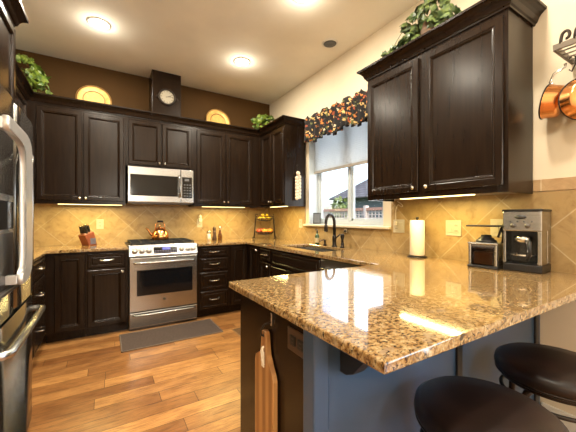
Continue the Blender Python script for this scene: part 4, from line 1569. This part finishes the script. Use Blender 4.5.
# ------------------------------------------------------------------ cutting board on the peninsula end
cb = thing('cutting_board', 'long paddle shaped wooden cutting board hung on the peninsula end', 'cutting board', (.5585, 1.066, .775))
ol = [(-.022, -.005), (-.016, .004), (0, .008), (.016, .004), (.022, -.005), (.024, -.05), (.028, -.085), (.060, -.100), (.082, -.112), (.090, -.135),
      (.090, -.50), (.08, -.515), (-.08, -.515), (-.090, -.50), (-.090, -.165), (-.082, -.145), (-.055, -.115), (-.030, -.085), (-.025, -.05)]
mb = MB()
mb.prism([(a * .9, b) for a, b in ol], 'x', -.024, -.004, .003)
mb.build('board', M['board'], cb)
MB().lathe([(.007, -.0255), (.007, -.0235)], 14, Matrix.Translation((0, 0, -.012)) @ Matrix.Rotation(PI / 2, 4, 'Y')).build('hanging_hole', M['slot'], cb)
tw = MB()
tw.tube([(-.026, -.004, -.055), (-.028, .012, -.075), (-.028, .004, -.105), (-.027, -.008, -.125)], .004, 6)
tw.tube([(-.026, .006, -.06), (-.028, -.006, -.085), (-.028, .010, -.115)], .003, 6)
tw.box(-.028, -.0255, -.010, .012, -.135, -.075)
tw.build('paper_tag', M['paper'], cb)
hk = thing('wall_hook', 'small silver hook holding the cutting board', 'hook', (.559, 1.04, .80))
MB().box(-.006, 0, -.006, .006, .005, .055, .002).build('plate', M['chrome'], hk)
MB().tube([(-.004, 0, .02), (-.030, .008, .012), (-.040, .018, -.010), (-.034, .026, -.034), (-.02, .026, -.038)], .0035, 8).build('hook_arm', M['iron'], hk)

# ------------------------------------------------------------------ bar stools
def stool(x, y, label, rz):
    t = thing('bar_stool', label, 'stool', (x, y, 0), rz, 'bar stools')
    MB().lathe([(.001, .575), (.185, .575), (.200, .585), (.205, .605), (.200, .628), (.18, .642), (.10, .650), (.001, .651)], 44).build('seat', M['leather'], t)
    MB().lathe([(.175, .560), (.185, .560), (.186, .574), (.172, .575)], 44, None, False, False).tube([(.197 * math.cos(a), .197 * math.sin(a), .583) for a in [2 * PI * i / 40 for i in range(40)]], .006, 6, closed=True).build('seat_ring', M['bronze'], t)
    MB().lathe([(.10, .535), (.12, .545), (.12, .560), (.17, .572), (.001, .574)], 28).build('swivel_plate', M['iron'], t)
    for k in range(4):
        a = PI / 4 + k * PI / 2
        c_, s_ = math.cos(a), math.sin(a)
        MB().tube([(.10 * c_, .10 * s_, .545), (.15 * c_, .15 * s_, .53), (.175 * c_, .175 * s_, .48), (.185 * c_, .185 * s_, .30), (.21 * c_, .21 * s_, .08), (.225 * c_, .225 * s_, .008)],
                  [.012, .013, .013, .012, .012, .014], 10).build('leg', M['iron'], t)
    MB().tube([(.192 * math.cos(a), .192 * math.sin(a), .24) for a in [2 * PI * i / 40 for i in range(40)]], .010, 8, closed=True).build('footrest', M['iron'], t)
    MB().tube([(.178 * math.cos(a), .178 * math.sin(a), .505) for a in [2 * PI * i / 40 for i in range(40)]], .008, 8, closed=True).build('upper_ring', M['iron'], t)
    return t


stool(1.01, .48, 'round dark leather bar stool at the bottom centre, nearest the counter corner', .2)
stool(1.575, .485, 'round dark leather bar stool at the right, nearest the wall', .5)

# ------------------------------------------------------------------ pot rack and pans
pr_ = thing('pot_rack', 'dark iron pot rack with scrolls on the right wall', 'pot rack', (XR, .62, 2.11))
rk = MB()
Y1r = -.30
for y0_, y1_, x0_, x1_ in ((-.012, 0, -.262, 0), (Y1r, Y1r + .012, -.262, 0), (Y1r, 0, -.268, -.256), (Y1r, 0, -.012, 0)):
    rk.box(x0_, x1_, y0_, y1_, -.014, .018, .002)
rk.build('frame', M['pewter'], pr_)
gr = MB()
for i in range(1, 5):
    x = -.262 + i * .0524
    gr.box(x - .004, x + .004, Y1r, 0, -.008, -.002)
for y in (-.09, -.20):
    gr.box(-.26, 0, y - .005, y + .005, -.002, .004)
gr.build('grid', M['pewter'], pr_)


def scroll(y, x, flip):
    mb = MB()
    pts = [Vector((x, y, .01)), Vector((x, y - .002, .035))]
    for i in range(13):
        a = PI - i * (1.55 * PI / 12)
        r_ = .030 - .0011 * i
        pts.append(Vector((x, y - .004 - .62 * (.030 + r_ * math.cos(a)), .045 + r_ * .9 * math.sin(a))))
    mb.tube(pts, .0075, 6)
    return mb.build('scroll', M['iron'], pr_)


scroll(-.03, -.262, 1)
scroll(-.085, -.262, 1)
scroll(-.14, -.262, 1)
scroll(-.22, -.262, 1)


def pan(loc, axis_to, label, R, depth):
    """Pan hung by its handle; local +z is the opening direction, handle leaves along local +y."""
    t = thing('copper_pan', label, 'pan', loc, 0, 'copper pans')
    z = Vector(axis_to).normalized()
    y = Vector((0, 0, 1))
    y = (y - z * y.dot(z)).normalized()
    x = y.cross(z)
    T = Matrix((x, y, z)).transposed().to_4x4()
    MB().lathe([(.001, 0), (R * .80, 0), (R * .92, .012), (R, depth), (R * 1.03, depth + .003), (R * 1.02, depth + .006), (R * .97, depth + .002), (R * .88, .016), (.001, .008)], 36, T, False, False).build('bowl', M['copper'], t)
    rim = MB()
    rim.tube([T @ Vector((R * 1.02 * math.cos(a), R * 1.02 * math.sin(a), depth + .004)) for a in [2 * PI * i / 36 for i in range(36)]], .0035, 6, closed=True)
    rim.build('rim', M['bronze'], t)
    hp = [T @ Vector(p) for p in ((0, R * .95, depth * .8), (0, R * 1.15, depth + .012), (.012, R * 1.6, depth + .004), (.0, R * 2.0, depth * .5), (-.008, R * 2.2, depth * .6))]
    MB().tube(hp, [.008, .007, .006, .006, .008], 8).build('handle', M['chrome'], t)
    return t


pan((2.17, .632, 1.875), (-.12, .96, .25), 'copper pan hanging at the left end of the pot rack', .092, .07)
pan((2.09, .495, 1.845), (.62, .70, .10), 'copper pan at the photo right edge showing its round bottom', .105, .06)
for (hx, hy, hz) in ((-.09, -.03, 0), (-.17, -.10, 0)):
    pts = [Vector((hx, hy, -.012 + .012 * math.sin(a))) + Vector((0, .012 * math.cos(a), 0)) for a in [PI * i / 6 for i in range(7)]]
    pts += [Vector((hx, hy - .012, -.05)), Vector((hx, hy + .004, -.085)), Vector((hx, hy + .014, -.07))]
    MB().tube(pts, .004, 6).build('pot_hook', M['iron'], pr_)

# ------------------------------------------------------------------ floor items
t = thing('floor_mat', 'dark brown woven mat on the floor before the range', 'mat', (.60, 3.36, 0))
MB().box(-.475, .475, -.245, .215, .0005, .010, .003).build('pile', M['rug'], t)
eb = MB()
for q in ((-.48, .48, -.25, -.238), (-.48, .48, .208, .22), (-.48, -.468, -.25, .22), (.468, .48, -.25, .22)):
    eb.box(*q, .0005, .012, .003)
eb.build('binding', M['rug_edge'], t)
t = thing('floor_vent', 'small metal floor vent beside the peninsula', 'floor vent', (1.24, 3.0, 0.0))
MB().box(-.06, .06, -.14, .14, .0003, .005, .002).build('frame', M['tan'], t)
vs_ = MB()
for i in range(9):
    vs_.box(-.045, .045, -.12 + i * .028, -.106 + i * .028, .0048, .006)
vs_.build('louvers', M['pepper'], t)

# ------------------------------------------------------------------ outside the window
struct(MB().box(2.6, 40, -25, 40, -.5, -.3).build('ground', M['lawn']), 'yard outside the window')
fe = thing('garden_fence', 'pale wooden fence with a lattice top outside the window', 'fence', (6.2, 0, -.3))
fb = MB()
for i in range(40):
    y = 2.0 + i * .2
    fb.box(-.01, .01, y, y + .185, .05, 1.38)
fb.build('boards', M['fence'], fe)
rl = MB()
rl.box(-.04, .04, 2, 10, 1.38, 1.45).box(-.05, .05, 2, 10, 1.72, 1.80)
rl.build('rails', M['fence_rail'], fe)
la = MB()
for i in range(66):
    y = 2.0 + i * .122
    la.box(-.008, .008, y, y + .028, 1.45, 1.72)
for z in (1.51, 1.60, 1.67):
    la.box(-.012, .012, 2, 10, z, z + .022)
la.build('lattice', M['fence'], fe)
for i in range(5):
    fe_p = MB().box(-.06, .06, 2 + i * 1.98, 2.1 + i * 1.98, 0, 1.86, .01).build('post', M['fence'], fe)

hs = thing('neighbour_house', 'grey house with a shingled roof behind the fence', 'house', (14.0, 13.6, -.2))
MB().box(0, 7, -7.0, 2.2, 0, 2.9).build('wall', M['stucco'], hs)
MB().faces([(-.6, -7.6, 2.75), (-.6, 2.9, 2.75), (3.6, -1.0, 5.6), (3.6, -7.6, 5.6), (7.6, 2.9, 2.75), (7.6, -7.6, 2.75), (-.6, -7.6, 2.65), (-.6, 2.9, 2.65), (7.6, 2.9, 2.65), (7.6, -7.6, 2.65)],
           [(0, 1, 2, 3), (1, 4, 2), (4, 5, 3, 2), (5, 0, 3), (0, 6, 7, 1), (1, 7, 8, 4), (4, 8, 9, 5), (5, 9, 6, 0), (6, 9, 8, 7)]).build('roof', M['roof'], hs)


def shrub(x, y, r, h, label):
    t = thing('garden_shrub', label, 'shrub', (x, y, -.3), 0, 'shrubs behind the fence')

    def pl(k):
        d = sphere_dir()
        rr_ = rnd.uniform(.6, 1.0)
        return Vector((d.x * r * rr_, d.y * r * rr_, h * .55 + d.z * h * .45 * rr_)), d, Vector((d.x, d.y, -.5))
    foliage('foliage', M['leaf_deep'], t, 380, pl, (.12, .22))
    MB().tube([(0, 0, 0), (.05, 0, h * .3), (0, .05, h * .7)], [.05, .04, .02], 8).build('trunk', M['twine'], t)


shrub(8.6, 9.75, .55, 2.5, 'green shrub in the middle behind the fence')
shrub(8.2, 11.4, .6, 2.7, 'green shrub at the left behind the fence')
